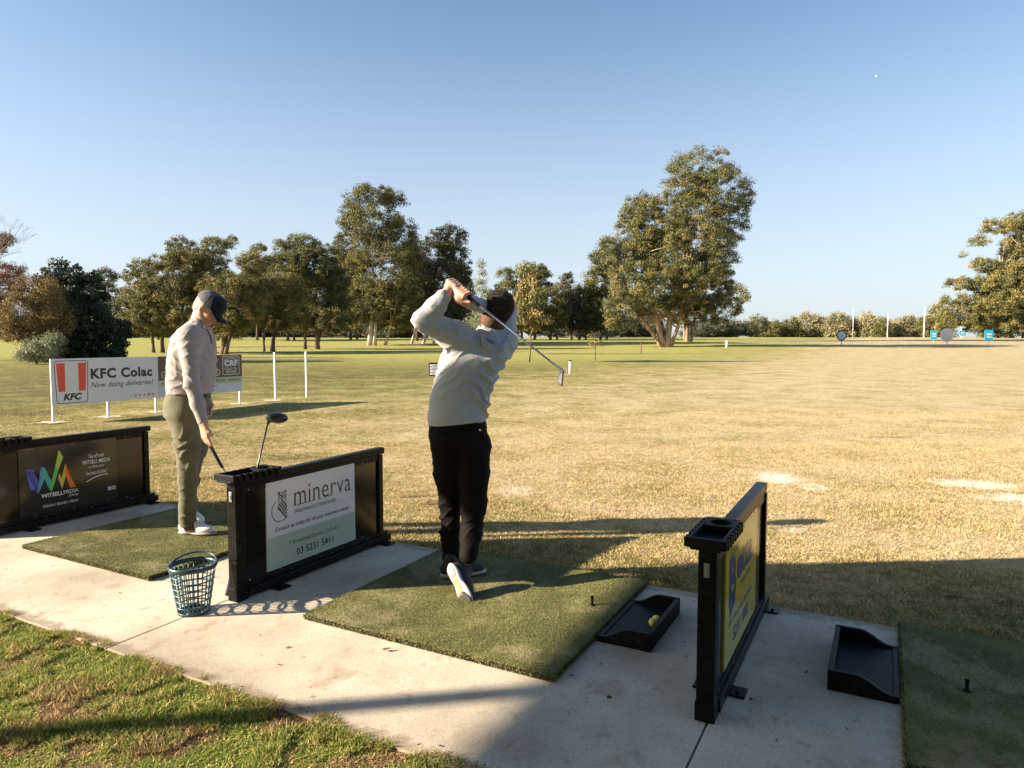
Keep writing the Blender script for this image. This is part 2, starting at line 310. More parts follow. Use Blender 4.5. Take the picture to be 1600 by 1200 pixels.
M = {
 'soil': m_ground(), 'blade': m_blade(), 'concrete': m_concrete(), 'turf': m_mat(), 'skin': m_skin(),
 'black': simple('black_plastic_board', (.006, .005, .0045), .14, var=.25, scale=3, bump=.04, bscale=40, spec=.5, dust=.10),
 'black_frame': simple('black_recycled_plastic', (.006, .0055, .0055), .34, var=.4, scale=12, bump=.25, bscale=160, spec=.13, dust=.45),
 'tray': simple('black_rubber_plastic', (.006, .0058, .0065), .5, var=.4, scale=9, bump=.4, bscale=260, spec=.12, dust=.35),
 'rubber': simple('mat_backing_rubber', (.010, .010, .009), .8, spec=.15),
 'white': simple('white_powdercoat', (.78, .78, .76), .4, var=.05, scale=4),
 'galv': simple('galvanised_post', (.62, .62, .60), .45, metal=.2, var=.1),
 'steel': simple('polished_steel', (.50, .50, .50), .28, metal=1.0, var=.05),
 'graphite': simple('graphite_shaft', (.03, .025, .025), .3),
 'grip': simple('grip_rubber', (.018, .018, .02), .75, bump=.5, bscale=400),
 'screw': simple('screw_zinc', (.30, .29, .28), .4, metal=.5),
 'teal': simple('teal_wire_plastic', (.035, .110, .135), .35, var=.5, scale=14),
 'teal_dark': simple('dark_teal_rim_plastic', (.020, .045, .055), .35, var=.3),
 'yellow_ball': simple('yellow_ball', (.78, .70, .10), .4, var=.06),
 'white_ball': simple('white_ball', (.85, .85, .82), .35, var=.02),
 's_white': simple('sign_white', (.62, .62, .62), .22, var=.04, scale=3),
 's_whiteg': simple('sign_white_gloss', (.60, .60, .62), .14, var=.03, scale=3),
 's_green': simple('sign_sage', (.36, .44, .36), .14, var=.03, scale=3),
 's_dark': simple('sign_charcoal_gloss', (.030, .027, .024), .10, var=.15, scale=2),
 's_black': simple('sign_ink', (.012, .010, .012), .3, var=.0),
 's_grey': simple('sign_ink_grey', (.10, .11, .09), .3, var=.0),
 's_red': simple('sign_red', (.70, .055, .022), .3, var=.03),
 's_brown': simple('sign_brown', (.085, .042, .022), .25, var=.08),
 's_sage2': simple('sign_pale_green', (.42, .47, .30), .3, var=.05),
 's_pale': simple('sign_pale', (.50, .55, .60), .3, var=.05),
 's_yellow': simple('sign_yellow', (.50, .37, .022), .10, var=.04, scale=2),
 's_ylight': simple('sign_yellow_pale', (.47, .38, .08), .10, var=.04, scale=2),
 's_blue': simple('sign_blue_ink', (.015, .025, .17), .2, var=.0),
 's_ltext': simple('sign_text_white', (.74, .74, .72), .3, var=.0),
 's_mauve': simple('sign_mauve', (.16, .12, .16), .3, var=.0),
 'lg1': simple('logo_indigo', (.10, .13, .50), .25, var=.1), 'lg2': simple('logo_azure', (.08, .26, .55), .25, var=.1),
 'lg3': simple('logo_turquoise', (.07, .42, .34), .25, var=.1), 'lg4': simple('logo_green', (.12, .48, .09), .25, var=.1),
 'lg5': simple('logo_lime', (.38, .52, .10), .25, var=.1), 'lg6': simple('logo_gold', (.55, .42, .08), .25, var=.1),
 'lg7': simple('logo_orange', (.78, .14, .015), .25, var=.1),
 'cyan': simple('marker_cyan', (.03, .42, .60), .5, var=.1, scale=2), 'hoopgrey': simple('target_face', (.50, .50, .50), .6, var=.1, scale=2),
 'sweater': m_cloth('pale_grey_stretch_knit', (.385, .388, .396), .8, .05),
 'inner': m_cloth('blue_grey_inner_collar', (.34, .36, .40), .8, .15),
 'pullover': m_cloth('grey_beige_marl_pullover', (.33, .295, .285), .9, .07, 500, .35),
 'khaki': m_cloth('olive_khaki_cotton', (.125, .118, .070), .85, .08),
 'blacktrs': m_cloth('black_trouser_cloth', (.006, .0045, .004), .75, .2, sheen=0, spec=.12),
 'navy': m_cloth('navy_cap_cloth', (.005, .007, .018), .85, .2),
 'capgrey': simple('mottled_grey_cap_cloth', (.085, .08, .085), .9, var=.98, scale=45),
 'hair': simple('dark_brown_hair', (.030, .015, .009), .55, var=.7, scale=120, bump=1.0, bscale=420, bdist=.006),
 'greyhair': simple('cropped_grey_hair', (.33, .30, .28), .8, var=.5, scale=300, bump=.5, bscale=500),
 'stubble': simple('beard_hair', (.10, .045, .022), .8, var=.6, scale=260, bump=.6, bscale=500),
 'leather_w': simple('white_leather', (.72, .69, .66), .35, var=.05),
 'leather_b': simple('brown_leather', (.085, .030, .016), .35, var=.3),
 'shoe_dark': simple('dark_knit_shoe', (.020, .019, .020), .7, var=.3, bump=.4, bscale=500),
 'sole_w': simple('white_foam_sole', (.42, .41, .40), .6, var=.1), 'sole_g': simple('grey_foam_sole', (.30, .29, .30), .6, var=.15),
 'sole_tan': simple('tan_sole_web', (.50, .34, .14), .5, var=.2),
 'lips': simple('lip_skin', (.42, .16, .12), .5), 'eye': simple('eye_white', (.6, .58, .55), .2), 'iris': simple('iris', (.03, .02, .01), .1),
 'wall': simple('sky_block_boards', (.45, .42, .36), .7), 'roof': simple('corrugated_roof', (.20, .20, .21), .5),
 'timber': simple('timber_post', (.25, .17, .10), .8),
 'bark': m_bark('gum_bark', (.20, .14, .10), (.42, .33, .25)), 'bark_dark': m_bark('dark_bark', (.07, .05, .035), (.17, .12, .09)),
 'bark_pale': m_bark('pale_gum_bark', (.34, .27, .21), (.60, .54, .46)), 'bark_orange': m_bark('orange_gum_bark', (.26, .14, .075), (.52, .36, .24)),
 'twig': m_bark('bare_twigs', (.30, .24, .22), (.45, .38, .34)),
 'leaf_gum': m_leaf('gum_leaf', [(.0, (.028, .033, .011)), (.45, (.098, .105, .028)), (.8, (.215, .200, .058)), (1, (.29, .20, .07))]),
 'leaf_dark': m_leaf('dark_gum_leaf', [(.0, (0.019, 0.024, 0.014)), (.5, (0.062, 0.070, 0.033)), (.85, (0.126, 0.120, 0.054)), (1, (0.168, 0.108, 0.048))]),
 'leaf_bush': m_leaf('conifer_leaf', [(.0, (0.012, 0.022, 0.014)), (.6, (0.036, 0.053, 0.029)), (1, (0.072, 0.090, 0.042))], .12),
 'leaf_gold': m_leaf('golden_leaf', [(.0, (0.066, 0.054, 0.019)), (.5, (0.192, 0.138, 0.042)), (1, (0.348, 0.210, 0.060))]),
 'leaf_rust': m_leaf('rusty_leaf', [(.0, (0.077, 0.042, 0.025)), (.5, (0.210, 0.102, 0.049)), (1, (0.354, 0.188, 0.099))]),
 'leaf_pale': m_leaf('pale_shrub_leaf', [(.0, (0.091, 0.111, 0.052)), (.5, (0.221, 0.247, 0.130)), (1, (0.390, 0.390, 0.234))]),
 'leaf_far': m_leaf('far_gum_leaf', [(.0, (0.076, 0.082, 0.048)), (.5, (0.238, 0.221, 0.105)), (1, (0.425, 0.348, 0.170))]),
 'debris': simple('dry_leaf_litter', (.13, .08, .045), .9, var=.5, scale=9),
}

# ------------------------------------------------------------------ ground, slab
def build_ground():
    xs = np.unique(np.concatenate([np.arange(-12, 12.01, .5), np.sign(np.linspace(-1, 1, 121)) * (np.abs(np.linspace(-1, 1, 121)) ** 2.4) * 2500]))
    ys = np.unique(np.concatenate([np.arange(-6, 16.01, .5), np.arange(16, 320, 4), np.linspace(320, 3000, 40), [-400, -100, -30]]))
    X, Y = np.meshgrid(xs, ys); Z = zt(X, Y) - .016
    V = np.stack([X.ravel(), Y.ravel(), Z.ravel()], 1); nx = len(xs); ny = len(ys)
    i = (np.arange(ny - 1)[:, None] * nx + np.arange(nx - 1)[None]).ravel()
    me = np_mesh('grass_ground', V, [np.stack([i, i + 1, i + nx + 1, i + nx], 1)])
    props(link_mesh('grass_ground', me, M['soil'], smooth=True), kind='structure')
build_ground()
def build_slab():
    bm = bmesh.new(); js = [-13.7, -11.08, -8.45, -5.82, -3.19, -0.555, 2.08, 4.7]
    for b0, b1 in zip(js[:-1], js[1:]):
        bx(bm, 1.915, 3.945, -b1 + .004, -b0 - .004, -.10, 0.0, 0, .005)
    o = obj('concrete_path', bm, M['concrete']); o.rotation_euler = (0, 0, ROWZ); props(o, kind='structure')
build_slab()
def blades(name, pts, hmin, hmax, width, lean=.5, seed=1):
    r = np.random.default_rng(seed); n = len(pts)
    ang = r.uniform(0, 2 * np.pi, n); la = r.uniform(0, 2 * np.pi, n); h = r.uniform(hmin, hmax, n); l = r.uniform(.1, 1, n) * lean * h
    w = width * r.uniform(.6, 1.3, n) / 2
    z0 = zt(pts[:, 0], pts[:, 1]) - .017
    d = np.stack([np.cos(ang) * w, np.sin(ang) * w, np.zeros(n)], 1)
    base = np.stack([pts[:, 0], pts[:, 1], z0], 1)
    mid = base + np.stack([np.cos(la) * l * .35, np.sin(la) * l * .35, h * .6], 1)
    tip = base + np.stack([np.cos(la) * l, np.sin(la) * l, h], 1)
    V = np.stack([base - d, base + d, mid + d * .8, mid - d * .8, tip], 1).reshape(-1, 3)
    k = np.arange(n) * 5
    q = np.stack([k, k + 1, k + 2, k + 3], 1); tr = np.stack([k + 3, k + 2, k + 4], 1)
    t = r.random(n)
    me = np_mesh(name, V, [q, tr], np.concatenate([t, t]))
    return props(link_mesh(name, me, M['blade']), kind='stuff')
def pnoise(P, s, off=0):
    return np.array([mnoise.noise(Vector((p[0] * s + off, p[1] * s - off, 0))) for p in P])
def grass_front():
    n = 250000; b = RNG.uniform(-5.2, -.6, n); a = np.where(RNG.random(n) < .09, RNG.normal(1.915, .016, n), RNG.uniform(.75, 1.95, n)) + .018 * np.sin(b * 9) + .012 * np.sin(b * 23)
    X = a * SA + b * CA; Y = a * CA - b * SA
    keep = (np.abs(X) < Y * .80) & (Y > 1.9)
    P = np.stack([X, Y], 1)[keep]; d = pnoise(P, 3.3) + .5 * pnoise(P, 11, 5)
    tall = d > -.02; r = RNG.random(len(P))
    blades('lawn_grass', P[tall], .012, .034, .0034, 1.1, 3)
    low = (~tall) & (r < .8)
    blades('lawn_thatch', P[low], .005, .015, .0036, 2.2, 4)
grass_front()
def grass_field():
    parts = []
    for y0, y1, den in ((2.6, 5.2, 13000), (5.2, 7.5, 9000), (7.5, 10.5, 4500), (10.5, 15, 1500)):
        w = y1 * .78; n = int((y1 - y0) * 2 * w * den)
        P = np.stack([RNG.uniform(-w, w, n), RNG.uniform(y0, y1, n)], 1)
        a = P[:, 0] * SA + P[:, 1] * CA; b = P[:, 0] * CA - P[:, 1] * SA
        edge = 3.935 + .015 * np.sin(b * 7) + .012 * np.sin(b * 19 + 1)
        parts.append(P[(a > edge) & (np.abs(P[:, 0]) < P[:, 1] * .8)])
    P = np.concatenate(parts)
    d = pnoise(P, 1.2) + .6 * pnoise(P, 5, 3) + .35 * RNG.normal(size=len(P))
    a = P[:, 0] * SA + P[:, 1] * CA
    edge = (a < 4.15) & (RNG.random(len(P)) < .7)
    tall = ((d > .12) | edge)
    blades('range_grass', P[tall], .009, .024, .0042, 1.3, 5)
    blades('dry_range_grass', P[~tall], .005, .014, .0045, 2.4, 6)
grass_field()
def litter():
    bm = bmesh.new()
    for i in range(240):
        a = random.uniform(1.95, 3.9); b = random.uniform(-6, 1.5); s = random.choice([.004, .006, .008, .013])
        p = AB(a, b, .002); an = random.uniform(0, 6.3); d = Vector((math.cos(an), math.sin(an), 0)); e = Vector((-d.y, d.x, 0))
        w = random.uniform(.2, .6)
        poly(bm, [p - d * s, p - e * s * w + Vector((0, 0, .002)), p + d * s + Vector((0, 0, .004)), p + e * s * w + Vector((0, 0, .001))])
    for i in range(90):
        a = random.choice((1.935, 3.925)) + random.gauss(0, .03); b = random.uniform(-6, 1.5); s = random.choice([.005, .008, .012])
        p = AB(a, b, .003); an = random.uniform(0, 6.3); d = Vector((math.cos(an), math.sin(an), 0)); e = Vector((-d.y, d.x, 0))
        poly(bm, [p - d * s, p - e * s * .3 + Vector((0, 0, .003)), p + d * s + Vector((0, 0, .004)), p + e * s * .3 + Vector((0, 0, .001))])
    for i in range(46):
        a = random.uniform(2.65, 3.9); b = random.choice((random.uniform(-2.58, -1.22), random.uniform(-5.2, -3.9), random.uniform(.12, 1.2))); s = random.uniform(.004, .009)
        p = AB(a, b, .037); an = random.uniform(0, 6.3); d = Vector((math.cos(an), math.sin(an), 0)); e = Vector((-d.y, d.x, 0))
        poly(bm, [p - d * s, p - e * s * .4 + Vector((0, 0, .003)), p + d * s + Vector((0, 0, .004)), p + e * s * .4 + Vector((0, 0, .001))])
    for u, v in ((604, 1018), (950, 1093), (362, 893), (535, 940)):
        x = (u - 800) / FPX; y = -(v - 600) / FPX
        dd = Vector((x, math.cos(PITCH) + y * math.sin(PITCH), -math.sin(PITCH) + y * math.cos(PITCH))); t = -CAMH / dd.z
        p = Vector((dd.x * t, dd.y * t, .006))
        for k in range(4):
            q = p + Vector((random.uniform(-.012, .012), random.uniform(-.006, .006), random.uniform(0, .006)))
            poly(bm, [q + Vector((-.012, 0, 0)), q + Vector((0, -.006, .006)), q + Vector((.012, 0, .003)), q + Vector((0, .007, .007))])
    props(obj('leaf_litter', bm, M['debris']), kind='stuff')
litter()

# ------------------------------------------------------------------ hitting mats
def hitting_mat(a0, a1, b0, b1, label, dens=62000, seed=1, tee=None):
    r = np.random.default_rng(seed)
    t = thing('hitting_mat', label, 'golf mat', AB(a0, b0), ROWZ, 'green artificial turf hitting mats on the slab')
    L, Wd = a1 - a0, b1 - b0; H = .030
    bm = bmesh.new(); bx(bm, 0, L, -Wd, 0, .002, H - .006, 0, .006); obj('backing', bm, M['rubber'], t)
    bm = bmesh.new(); bx(bm, .006, L - .006, -Wd + .006, -.006, H - .0055, H, 0, .002)
    tf = obj('turf_pile', bm, M['turf'], t)
    # pile fibres join the same surface
    n = int(L * Wd * dens); P = np.stack([r.uniform(0, L, n), r.uniform(-Wd, 0, n)], 1)
    wob = .006 * np.sin(P[:, 0] * 31 + seed) + .005 * np.sin(P[:, 1] * 27)
    P[:, 0] += wob * (P[:, 0] < .02) ; P[:, 1] += wob * (P[:, 1] > -.02)
    # a fringe on the borders
    m = int((L + Wd) * 2 * 2600); s = r.random(m); side = r.integers(0, 4, m)
    E = np.zeros((m, 2)); E[side == 0] = np.stack([s * L, 0 * s], 1)[side == 0]; E[side == 1] = np.stack([s * L, 0 * s - Wd], 1)[side == 1]
    E[side == 2] = np.stack([0 * s, -s * Wd], 1)[side == 2]; E[side == 3] = np.stack([0 * s + L, -s * Wd], 1)[side == 3]
    E += r.normal(scale=.004, size=E.shape)
    P = np.concatenate([P, E]); n = len(P); zb = np.concatenate([np.full(n - m, H - .003), r.uniform(.004, H, m)])
    h = r.uniform(.004, .009, n); an = r.uniform(0, 6.283, n); la = r.uniform(0, 6.283, n); l = h * r.uniform(.1, .9, n); w = .0019
    d = np.stack([np.cos(an) * w, np.sin(an) * w, np.zeros(n)], 1); base = np.stack([P[:, 0], P[:, 1], zb], 1)
    V = np.stack([base - d, base + d, base + np.stack([np.cos(la) * l, np.sin(la) * l, h], 1)], 1).reshape(-1, 3)
    me = np_mesh('pile_fibres', V, [np.arange(3 * n).reshape(-1, 3)], r.random(n))
    o = link_mesh('pile_fibres', me, M['turf'], tf); o['kind'] = 'stuff'
    if tee:
        bm = bmesh.new(); lathe(bm, [(.016, 0), (.015, .004), (.007, .006), (.007, .042), (.010, .047), (.008, .047), (.006, .02)], 16, (tee[0] - a0, -(tee[1] - b0), H))
        obj('rubber_tee', bm, M['rubber'], t)
    return t
hitting_mat(2.60, 3.93, -2.615, -1.195, 'green hitting mat under the golfer who is swinging', seed=2, tee=(3.42, -1.345))
hitting_mat(2.585, 3.92, -5.23, -3.86, 'green hitting mat under the man in the navy cap', seed=3)
hitting_mat(2.62, 3.955, .10, 1.50, 'shaded green hitting mat at the right edge of the photo', seed=4, tee=(3.28, .33))

# ------------------------------------------------------------------ lettering
def text_mesh(s, bold=0.0, shear=0.0, spacing=1.0):
    cu = bpy.data.curves.new('t', 'FONT'); cu.body = s; cu.offset = bold; cu.shear = shear; cu.space_character = spacing
    cu.resolution_u = 3; o = bpy.data.objects.new('t', cu); C.objects.link(o)
    dg = bpy.context.evaluated_depsgraph_get(); me = bpy.data.meshes.new_from_object(o.evaluated_get(dg))
    bpy.data.objects.remove(o); bpy.data.curves.remove(cu)
    return me
def put_text(bm, s, x0, x1, z0, z1, y, mi, bold=0.0, shear=0.0, spacing=1.0):
    """lettering filling the box x0..x1, z0..z1 on a board facing local -Y"""
    me = text_mesh(s, bold, shear, spacing)
    co = np.zeros(len(me.vertices) * 3); me.vertices.foreach_get('co', co); co = co.reshape(-1, 3)
    lo, hi = co.min(0), co.max(0)
    vs = [bm.verts.new((x0 + (c[0] - lo[0]) / (hi[0] - lo[0]) * (x1 - x0), y, z0 + (c[1] - lo[1]) / (hi[1] - lo[1]) * (z1 - z0))) for c in co]
    for p in me.polygons:
        try: f = bm.faces.new([vs[i] for i in p.vertices]); f.material_index = mi
        except ValueError: pass
    bpy.data.meshes.remove(me)
def quad(bm, x0, x1, z0, z1, y, mi): poly(bm, [(x0, y, z0), (x1, y, z0), (x1, y, z1), (x0, y, z1)], mi)
def stroke(bm, pts, w, y, mi, closed=False):
    n = len(pts); P = [Vector((p[0], p[1])) for p in pts]; L = []; R = []
    for i in range(n):
        a = P[(i - 1) % n] if (closed or i > 0) else P[i]; b = P[(i + 1) % n] if (closed or i < n - 1) else P[i]
        t = (b - a).normalized(); nn = Vector((-t.y, t.x)) * w / 2
        L.append(bm.verts.new((P[i].x + nn.x, y, P[i].y + nn.y))); R.append(bm.verts.new((P[i].x - nn.x, y, P[i].y - nn.y)))
    for i in range(n if closed else n - 1):
        j = (i + 1) % n; f = bm.faces.new((R[i], R[j], L[j], L[i])); f.material_index = mi
def rrect(x0, x1, z0, z1, r, k=5, skew=0.0):
    out = []
    for cx, cz, a0 in ((x1 - r, z0 + r, -90), (x1 - r, z1 - r, 0), (x0 + r, z1 - r, 90), (x0 + r, z0 + r, 180)):
        for i in range(k + 1):
            a = math.radians(a0 + 90 * i / k); z = cz + r * math.sin(a); x = cx + r * math.cos(a)
            f = 1 + skew * (z - z0) / (z1 - z0); out.append(((x - (x0 + x1) / 2) * f + (x0 + x1) / 2, z))
    return out

# ------------------------------------------------------------------ bay dividers
A0 = 2.60
def sign_minerva(bm):
    e = -.0265
    mats = [M['s_whiteg'], M['s_green'], M['s_black'], M['s_grey']]
    x0, x1 = .222, .973
    quad(bm, x0, x1, .297, .622, e, 0); quad(bm, x0, x1, .105, .2965, e, 1); e -= .0012
    # wordmark: thin strokes with little serifs
    put_text(bm, 'minerva', .437, .936, .448, .562, e, 2, -.006, 0, 1.08)
    for sx in (.440, .470, .500, .530, .560, .590, .650, .736):
        quad(bm, sx - .008, sx + .014, .4478, .4530, e - .0004, 2)
    put_text(bm, 'INSURANCE STRATEGIES', .440, .800, .402, .424, e, 2, 0)
    put_text(bm, 'Contact us today for all your insurance needs', .282, .916, .318, .350, e, 2, .006)
    put_text(bm, '7 Bromfield Street, COLAC', .386, .822, .215, .245, e, 3, 0)
    put_text(bm, '03 5231 5411', .448, .765, .143, .186, e, 2, .008)
    # owl emblem: ring with a squared owl, angled wing bars
    cx, cz, R = .326, .446, .066
    ring = [(cx + R * math.cos(math.radians(a)), cz + R * math.sin(math.radians(a))) for a in range(118, 328, 7)]
    stroke(bm, ring, .0045, e, 2)
    ox0, ox1 = .308, .372
    stroke(bm, [(ox0, .555), (ox0 + .008, .535), (ox0 + .008, .478), (ox0 - .004, .465), (ox1, .388), (ox1 + .003, .470), (ox1 - .006, .482), (ox1 - .002, .520), (ox1 + .002, .560), (.340, .545), (ox0, .555)], .004, e - .0003, 2)
    for px in (.326, .356):
        stroke(bm, [(px + .010 * math.cos(a * .9), .524 + .010 * math.sin(a * .9)) for a in range(7)], .004, e - .0006, 2, True)
    stroke(bm, [(ox0, .555), (.341, .525), (ox1, .560)], .005, e - .0009, 2); stroke(bm, [(.341, .525), (.336, .500), (.346, .500)], .004, e - .0012, 2)
    for k in range(4):
        o = k * .016; stroke(bm, [(ox0 + .002 + o * .55, .466 + o * 1.0), (ox1 - .001, .392 + o * 1.35)], .0065, e - .0015, 2)
    return mats
def sign_witsell(bm):
    e = -.0265; x0, x1 = .222, .978
    quad(bm, x0, x1, .105, .620, e, 0); e -= .0012
    c = .044
    def band(xa, za, xb, zb, w, mi):   # slanted bar of the zigzag mark
        poly(bm, [(xa, e, za), (xa + w, e, za), (xb + w, e, zb), (xb, e, zb)], mi)
    band(.345 - .045, .300, .270, .450, .055, 1)                         # indigo, falling
    poly(bm, [(.265, e, .458), (.318, e, .458), (.372, e, .305), (.350, e, .262)], 1)
    poly(bm, [(.350, e - .0003, .262), (.372, e - .0003, .305), (.388, e - .0003, .395), (.402, e - .0003, .455), (.386, e - .0003, .470), (.372, e - .0003, .440)], 2)
    poly(bm, [(.352, e - .0006, .265), (.385, e - .0006, .380), (.400, e - .0006, .462), (.432, e - .0006, .375), (.416, e - .0006, .340), (.402, e - .0006, .375)], 3)
    poly(bm, [(.402, e - .0009, .462), (.455, e - .0009, .330), (.448, e - .0009, .262), (.432, e - .0009, .285), (.388, e - .0009, .405)], 3)
    poly(bm, [(.448, e - .0012, .262), (.436, e - .0012, .300), (.482, e - .0012, .450), (.508, e - .0012, .430), (.464, e - .0012, .296)], 4)
    poly(bm, [(.482, e - .0012, .450), (.513, e - .0012, .582), (.545, e - .0012, .520), (.508, e - .0012, .430)], 5)
    poly(bm, [(.500, e - .0015, .365), (.528, e - .0015, .270), (.575, e - .0015, .425), (.560, e - .0015, .470), (.525, e - .0015, .350), (.512, e - .0015, .400)], 6)
    poly(bm, [(.560, e - .0018, .470), (.590, e - .0018, .370), (.632, e - .0018, .268), (.588, e - .0018, .268), (.556, e - .0018, .382)], 7)
    put_text(bm, 'WITSELL', .372, .535, .222, .254, e, 8, .02); put_text(bm, 'MEDIA', .540, .652, .224, .254, e, 8, -.004)
    put_text(bm, '.com.au', .575, .650, .198, .212, e, 8, 0); put_text(bm, 'DESIGN // BRAND // PRINT', .382, .650, .146, .166, e, 8, -.002)
    put_text(bm, 'Tee off with', .745, .870, .478, .510, e, 8, 0, .3); put_text(bm, 'WITSELL MEDIA', .692, .922, .432, .464, e, 8, .008)
    put_text(bm, 'to drive your', .742, .872, .388, .420, e, 8, 0, .3); put_text(bm, 'business further!', .718, .895, .342, .374, e, 8, 0, .3)
    stroke(bm, [(.720 + .18 * k / 8, .290 + .038 * math.sin(k / 8 * 1.9)) for k in range(9)], .006, e, 8)
    for k in (0, 1):
        quad(bm, .895 + k * .036, .925 + k * .036, .186, .216, e, 8)
    put_text(bm, 'f', .903, .917, .188, .212, e - .001, 0, .03)
    stroke(bm, rrect(.936, .956, .191, .211, .005), .003, e - .001, 0, True); stroke(bm, rrect(.941, .951, .196, .206, .0045), .003, e - .001, 0, True)
    return [M['s_dark'], M['lg1'], M['lg2'], M['lg3'], M['lg4'], M['lg5'], M['lg6'], M['lg7'], M['s_ltext']]
def sign_betta(bm):
    e = -.0265; x0, x1 = .222, .973
    quad(bm, x0, x1, .300, .622, e, 0); quad(bm, x0, x1, .105, .2995, e, 1); e -= .0012
    put_text(bm, 'Colac', .330, .500, .545, .590, e, 2, 0, .2)
    put_text(bm, 'B', .300, .450, .345, .545, e, 2, .04); put_text(bm, 'etta', .465, .860, .405, .530, e, 2, .03)
    poly(bm, [(.315, e - .0004, .345), (.450, e - .0004, .345), (.330, e - .0004, .290)], 2)
    put_text(bm, 'home living', .560, .800, .350, .385, e, 2, 0)
    put_text(bm, '39 Murray Street', .300, .840, .245, .280, e, 2, 0); put_text(bm, '5231 1802', .400, .760, .165, .222, e, 2, .01)
    return [M['s_yellow'], M['s_ylight'], M['s_blue']]
def divider(b, a0, label, sign, sign_label):
    t = thing('bay_divider', label, 'divider', AB(a0, b), ROWZ, 'black bay dividers standing across the slab')
    L = 1.285; y = .040
    bm = bmesh.new(); bx(bm, .066, L - .052, -.018, .018, .06, .630, 0, .002)
    old = set(bm.faces)
    # screws along the edge of the panel
    for z in (.612, .098):
        for x in (.10, .33, .62, .90, 1.06, 1.24):
            for s in (-1, 1):
                r = bmesh.ops.create_uvsphere(bm, u_segments=8, v_segments=5, radius=.005)
                yy = .0265 if z > .3 else .019
                bmesh.ops.transform(bm, matrix=Matrix.Translation((x, s * yy, z)) @ Matrix.Diagonal((1, .5, 1, 1)), verts=r['verts'])
    for x in (.4, .75, 1.1):
        r = bmesh.ops.create_uvsphere(bm, u_segments=8, v_segments=5, radius=.004); bmesh.ops.translate(bm, vec=(x, -.031, .074), verts=r['verts'])
    for f in bm.faces:
        if f not in old: f.material_index = 1
    obj('panel', bm, [M['black'], M['screw']], t)
    for x0, x1, nm in ((0, .065, 'post'), (L - .060, L - .015, 'post')):
        bm = bmesh.new(); bx(bm, x0, x1, -.034, .034, 0.0, .6705 if x0 == 0 else .640, 0, .004); p = obj(nm, bm, M['black_frame'], t)
        if x0 == 0:
            bm = bmesh.new(); bx(bm, -.005, -.0005, -.011, .011, .560, .615, 0, .002); bx(bm, -.008, -.0052, -.006, .006, .575, .600, 0, .001)
            obj('latch_plate', bm, M['screw'], p)
            bm = bmesh.new(); bx(bm, -.004, .069, -.038, .038, 0.001, .075, 0, .004); obj('post_shoe', bm, M['black_frame'], p)
    bm = bmesh.new(); bx(bm, .307, L + .012, -.028, .028, .6425, .686, 0, .004); bx(bm, .066, .306, -.024, .024, .6425, .6705, 0, .002); bx(bm, .066, L - .062, -.026, .026, .600, .6415, 0, .002)
    obj('top_rail', bm, M['black_frame'], t)
    bm = bmesh.new(); bx(bm, .070, L + .055, -.045, .045, .012, .062, 0, .004); bx(bm, .070, L + .035, -.030, .030, .063, .085, 0, .003)
    br = obj('bottom_rail', bm, M['black_frame'], t)
    for x in (.24, L - .06):
        bm = bmesh.new(); bx(bm, x, x + .085, -.105, .105, .001, .011, 0, .002); bx(bm, x + .02, x + .06, -.080, -.066, .0115, .020, 0, .003)
        obj('foot_bracket', bm, M['black_frame'], t)
    # sign plate
    bm = bmesh.new(); mats = sign(bm)
    bx(bm, .2215, .9785, -.0262, -.0182, .1045, .6225, 0)
    s = obj('sign_plate', bm, mats, t); s['label'] = sign_label
    # caddy on top of the near end
    bm = bmesh.new(); z0, z1 = .690, .735; X0, X1, Y0 = -.045, .305, .078
    bx(bm, X0, X1, -.055, .055, .690, .700, 0, .002)                                         # floor
    bx(bm, X0, X0 + .022, -Y0, Y0, .698, z1, 0, .004)                                        # near wall
    for s_ in (-1, 1):
        y0, y1 = sorted((s_ * .056, s_ * .066)); bx(bm, X0 + .021, X1, y0, y1, .692, z1 - .001, 0, .002)
        for k in range(7):                                                                   # fingers between the club notches
            xx = X0 + .030 + k * .046; y0, y1 = sorted((s_ * .0655, s_ * (Y0 + .002))); bx(bm, xx, xx + .024, y0, y1, .694, z1 - .002, 0, .003)
    bx(bm, X1 - .012, X1 - .001, -.0555, .0555, .700, z1 - .002, 0, .002)
    # cup ring and the shelf around it
    cx = .240; seg = 28
    ri = .043; inner = [bm.verts.new((cx + ri * math.cos(2 * math.pi * k / seg), ri * math.sin(2 * math.pi * k / seg), z1 - .003)) for k in range(seg)]
    low = [bm.verts.new((cx + ri * .94 * math.cos(2 * math.pi * k / seg), ri * .94 * math.sin(2 * math.pi * k / seg), .702)) for k in range(seg)]
    def sq(k):
        a = 2 * math.pi * k / seg; c_, s_ = math.cos(a), math.sin(a); m = max(abs(c_) / .0525, abs(s_) / .0555); return (cx + c_ / m, s_ / m, z1 - .003)
    outer = [bm.verts.new(sq(k)) for k in range(seg)]
    for k in range(seg):
        j = (k + 1) % seg; bm.faces.new((inner[k], outer[k], outer[j], inner[j])); bm.faces.new((low[k], inner[k], inner[j], low[j]))
    bx(bm, .176, .1875, -.0555, .0555, .7005, z1 - .0045, 0, .001)
    for v in bm.verts: v.co.z -= .0185
    obj('club_caddy', bm, M['tray'], t)
    return t
divider(-3.14, A0, 'black bay divider carrying the white and sage minerva sign', sign_minerva, 'white and sage insurance sign with an owl ring emblem')
divider(-5.74, A0, 'black bay divider with the dark rainbow zigzag sign', sign_witsell, 'dark sign with rainbow zigzag mark')
divider(-0.565, A0, 'black bay divider with the yellow and blue Betta sign', sign_betta, 'yellow sign with blue lettering')

